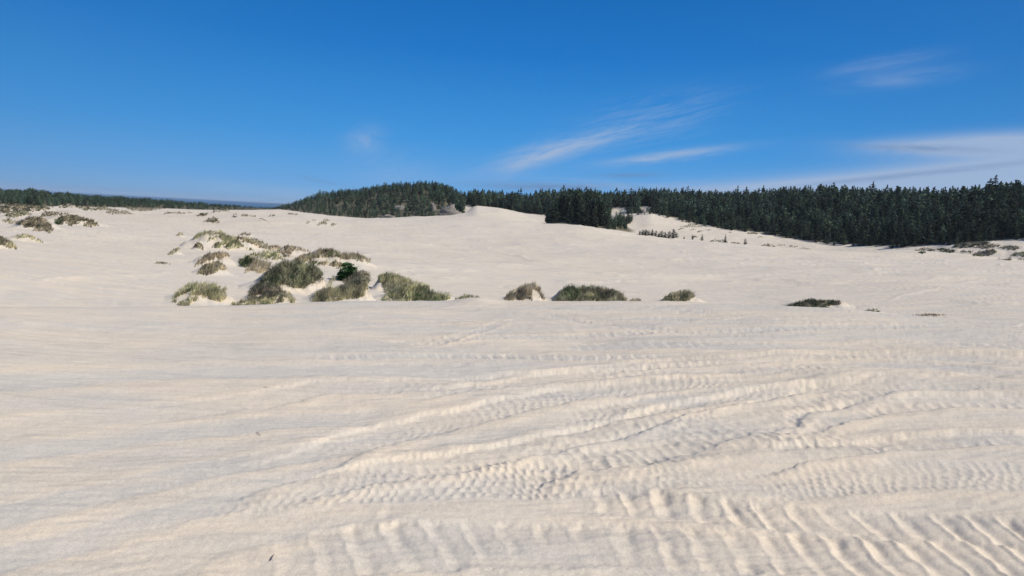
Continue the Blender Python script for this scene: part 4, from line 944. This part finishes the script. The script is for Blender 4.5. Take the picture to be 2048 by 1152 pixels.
# which trees show largest: paint them far to near on a coarse canvas
T = np.array([[t_[0], t_[1], t_[2], t_[3], PROTO[t_[4]]['rad'] * t_[3] / 10] for t_ in trees])
dist = np.hypot(T[:, 0], T[:, 1]); order = np.argsort(-dist)
bu, bv = project(T[:, :3]); tu, tv = project(T[:, :3] + np.stack([0 * T[:, 3], 0 * T[:, 3], T[:, 3]], 1))
canvas = np.full((576, 1024), -1, np.int32)
for i in order:
    y0, y1 = tv[i] / 2, bv[i] / 2; hw_ = T[i, 4] / dist[i] * FPX / 2
    for yy in range(max(0, int(y0)), min(575, int(y1)) + 1):
        w_ = hw_ * min(1, max(.12, (yy - y0) / max(1, (y1 - y0)) * 1.15)); xa, xb = int(round(bu[i] / 2 - w_)), int(round(bu[i] / 2 + w_))
        if xb < 0 or xa > 1023: continue
        canvas[yy, max(0, xa):max(0, xb) + 1] = i
vis = np.bincount(canvas[canvas >= 0], minlength=len(trees))
indiv = set(np.argsort(-vis)[:285].tolist())
LAB = {'left': ("dark low pine in the belt of woods along the left horizon", 'pine tree', 'shore pines in the left woods', 'pine_tree'),
       'hill': ("dull green conifer on the steep rounded wooded hill left of centre", 'conifer', 'conifers on the rounded hill', 'conifer_tree'),
       'gap': ("tall conifer in the skyline wood between the rounded hill and the forward grove", 'spruce tree', 'spruces behind the sand pass', 'spruce_tree'),
       'grove': ("slender dark spruce in the dense grove that juts forward onto the sand at centre", 'spruce tree', 'spruces of the forward grove', 'spruce_tree'),
       'right': ("dark spruce in the tall dense forest filling the right half of the skyline", 'spruce tree', 'spruces of the right forest', 'spruce_tree')}
def tree_label(zn, i):
    lb, ct, gp, nm_ = LAB[zn]
    if zn != 'right': return lb, ct, gp, nm_
    u, top = bu[i], tv[i]; sky_v = float(np.interp(u, [a for a, b in SKYL], [b for a, b in SKYL]))
    where = ('above the sand chute beside the grove' if u < 1340 else 'above the long grass line' if u < 1520
             else 'above the brown grass chain' if u < 1690 else 'in the deepest bay of the forest' if u < 1850 else 'behind the olive mounds at right')
    tier = ('tip against the sky' if top < sky_v + 9 else 'front rank at the sand' if bv[i] > float(np.interp(u, [a for a, b in FB], [b for a, b in FB])) - 8 else 'middle of the slope')
    return 'dark forest spruce ' + where + ', ' + tier, ct, 'spruces ' + where + ', ' + tier, nm_
def place_tree(x, y, z, H, pi_, rot, name, label, cat, group, wide=1.0):
    pr = PROTO[pi_]; e = bpy.data.objects.new(name, None); COL.objects.link(e); e.empty_display_size = .5
    e.location = (x, y, z); e.rotation_euler = (0, 0, rot); s = H / 10; wv = s * random.uniform(.85, 1.15) * wide; e.scale = (wv, wv, s)
    tag(e, label, cat, group)
    link('trunk', pr['tm'], e); link('crown', pr['cm'], e); return e
rest = {}
for i, (x, y, z, H, pi_, rot, zn) in enumerate(trees):
    if i in indiv:
        lb, ct, gp, nm_ = tree_label(zn, i); place_tree(x, y, z, H, pi_, rot, nm_, lb, ct, gp)
    else: rest.setdefault('all', []).append(i)
parts = []
for i in rest['all']:
    x, y, z, H, pi_, rot, zn = trees[i]; V, L, S, C = PROTO[pi_]['lod' if vis[i] < 25 else 'crown']; s = H / 10; ws = s * random.uniform(.85, 1.2)
    c_, s_ = math.cos(rot), math.sin(rot)
    V2 = np.stack([(V[:, 0] * c_ - V[:, 1] * s_) * ws + x, (V[:, 0] * s_ + V[:, 1] * c_) * ws + y, V[:, 2] * s + z], 1)
    tn = random.uniform(.5, 1.65); parts.append((V2, L, S, C * tn * np.array([random.uniform(.9, 1.15), 1, random.uniform(.9, 1.1)])))
V, L, S, C = combine(parts)
tag(link('forest', mesh_np('forest', V, L, S, M_NEEDLE, False, None, C)), 'dense dark conifer forest mass filling in behind the nearer trees', 'forest', kind='stuff')

# young trees peeping over the middle ridge
YT = [(1279,470,10),(1285,470,9),(1291,471,11),(1297,471,9),(1304,471,12),(1311,472,10),(1317,474,7),(1323,474,10),(1330,475,9),(1338,476,11),(1346,477,17),(1353,476,9)]
for i, (u, v, hp) in enumerate(YT):
    x, y, z, r = hit(u, v - 1.0, rmin=262, f=full_h) if False else hit(u, v + 0.0, rmin=200, f=full_h)
    H = (hp * random.uniform(.75, 1.05) + 2) / FPX * r
    big = hp >= 17
    place_tree(x, y, z - .1, H, [0, 2, 4, 7][i % 4], random.random() * 6, 'young_spruce',
               "tallest young spruce at the right end of the short row on the middle ridge" if big else "short young spruce in the tight dark row peeping over the middle ridge",
               'young tree', None if big else 'young spruces in the row on the middle ridge', 1.1 if big else random.uniform(1.5, 2.3))
for (u, v, hp, pi_, lab) in [(1368,478,5,1,"tiny spruce just right of the short row on the middle ridge"), (1385,479,8,4,"small brown green young tree, first lone one right of the row"),
                             (1404,481,11,3,"ragged young conifer with leaning top between two lone neighbours on the ridge"), (1450,485,14,0,"thin pointed young spruce standing in low brown grass"),
                             (1490,489,10,7,"small round dark green young tree, last lone one on the ridge")]:
    x, y, z, r = hit(u, v, rmin=200, f=full_h)
    place_tree(x, y, z - .1, (hp + 2) / FPX * r, pi_, random.random() * 6, 'young_spruce', lab, 'young tree', None)

# the bright pine shrub on the hummock left of centre
x, y, z, r = hit(693, 562, rmin=40, f=full_h)
Hs = 36 / FPX * r
e = bpy.data.objects.new('pine_shrub', None); COL.objects.link(e); e.location = (x, y, z - .05)
tag(e, 'bright green bushy pine shrub rising above the grey brown hummock', 'shrub')
for (dx, dy, hh, rd, sd__) in [(0, 0, 1.0, .30, 1), (.22, .05, .78, .24, 2), (-.24, .0, .5, .18, 3)]:
    V, L, S, C = crown_np(Hs * hh, Hs * rd * 1.35, 1500, 200 + sd__, kind='dome', low=.08, droop=-.3, size=.26)
    C = C * np.array([.85, 1.35, .6]) * .9; V = V + np.array([dx * Hs, dy * Hs, 0])
    link('crown', mesh_np('crown', V, L, S, M_NEEDLE, False, None, C), e)
link('trunk', trunk_mesh(Hs * .8, .07), e)

# rock faces breaking out of the wooded hill
def rock(u, v, w, h, seed, label):
    a, e = pix_azel(u, v + h / 2); rf = float(np.interp(a, AZT, RT[12]))
    x, y, z, r = hit(u, v + h / 2, rmin=rf - 25, f=full_h); Wm, Hm = w / FPX * r, h / FPX * r
    g = np.random.default_rng(seed); n1, n2 = 26, 18; V = []; Q = []
    for j in range(n2):
        ph = j / (n2 - 1) * math.pi * .55
        for i in range(n1):
            th = i / n1 * 2 * math.pi; V.append((math.cos(th) * math.cos(ph), math.sin(th) * math.cos(ph), math.sin(ph)))
    V = np.array(V); nn = fbm(V[:, 0] * 2.3 + seed, V[:, 2] * 2.6 + V[:, 1] * 1.7, 4, .6)
    V = V * (1 + .38 * nn)[:, None]; V[:, 0] *= Wm * .5; V[:, 1] *= Wm * .32; V[:, 2] *= Hm * 1.05
    V[:, 2] -= Hm * .15
    for j in range(n2 - 1):
        for i in range(n1): Q.append((j * n1 + i, j * n1 + (i + 1) % n1, (j + 1) * n1 + (i + 1) % n1, (j + 1) * n1 + i))
    o = link('rock_outcrop', mesh_np('rock_outcrop', V, np.array(Q), np.full(len(Q), 4), M_ROCK)); o.location = (x, y, z); o.rotation_euler = (0, 0, -a)
    tag(o, label, 'rock', 'rock outcrops on the wooded hill')
rock(898, 421, 42, 18, 1, "largest grey rock slope at the right foot of the wooded hill")
rock(866, 414, 11, 14, 2, "narrow upright pale rock left of the largest rock slope")
rock(800, 416, 24, 9, 3, "pale weathered rock face halfway along the wooded hill")
rock(776, 433, 32, 6, 4, "long flat grey ledge at the sand edge below the wooded hill")

# driftwood twigs dropped on the near sand
def twig(u, v, du, dv, label):
    P = []
    for (a, b_) in ((u - du, v - dv), (u, v), (u + du, v + dv)):
        x, y, z, r = hit(a, b_, rmin=1.8, rmax=20, f=lambda X, Y: ground_z(X, Y)); P.append(np.array([x, y, z + .006]))
    P[1][2] += .004
    V = []; Q = []; rad = .0022
    for i, p_ in enumerate(P):
        d = P[min(i + 1, 2)] - P[max(i - 1, 0)]; d /= np.linalg.norm(d); s = np.cross(d, [0, 0, 1]); s /= np.linalg.norm(s); t2 = np.cross(s, d)
        for k in range(5):
            a = 2 * math.pi * k / 5; V.append(p_ + rad * (1 - .3 * i / 2) * (s * math.cos(a) + t2 * math.sin(a)))
    for i in range(2):
        for k in range(5): Q.append((i * 5 + k, i * 5 + (k + 1) % 5, (i + 1) * 5 + (k + 1) % 5, (i + 1) * 5 + k))
    o = P[1].copy(); L = list(np.array(Q).ravel()) + [4, 3, 2, 1, 0] + [10, 11, 12, 13, 14]
    ob = link('twig', mesh_np('twig', np.array(V) - o, L, [4] * 10 + [5, 5], M_TWIG)); ob.location = o; tag(ob, label, 'twig')
twig(517, 869, 3.5, 3, "short dark twig lying diagonally on the cream sand band")
twig(545, 1117, 3.5, -6, "dark twig on the sand near the bottom edge, standing steeply in view")
twig(531, 776, 4, 0, "tiny level twig, farthest of the three bits of driftwood")

# ------------------------------------------------------------------ sea air
hm = bpy.data.materials.new('haze'); hm.use_nodes = True; t = hm.node_tree; t.nodes.clear()
out = N(t, 'ShaderNodeOutputMaterial'); pv_ = N(t, 'ShaderNodeVolumePrincipled'); pv_.inputs['Color'].default_value = (.80, .90, 1, 1)
pv_.inputs['Density'].default_value = 4.5e-5; pv_.inputs['Anisotropy'].default_value = .2; LK(t, pv_.outputs[0], out.inputs['Volume'])
B = 26000; zb, zt = -40, 75
V = [(x, y, z) for z in (zb, zt) for x, y in ((-B, -B), (B, -B), (B, B), (-B, B))]
tag(link('haze', mesh_np('haze', V, [3, 2, 1, 0, 4, 5, 6, 7, 0, 1, 5, 4, 1, 2, 6, 5, 2, 3, 7, 6, 3, 0, 4, 7], [4] * 6, hm)), 'thin pale sea haze over the dunes and far coast', 'haze', kind='stuff')
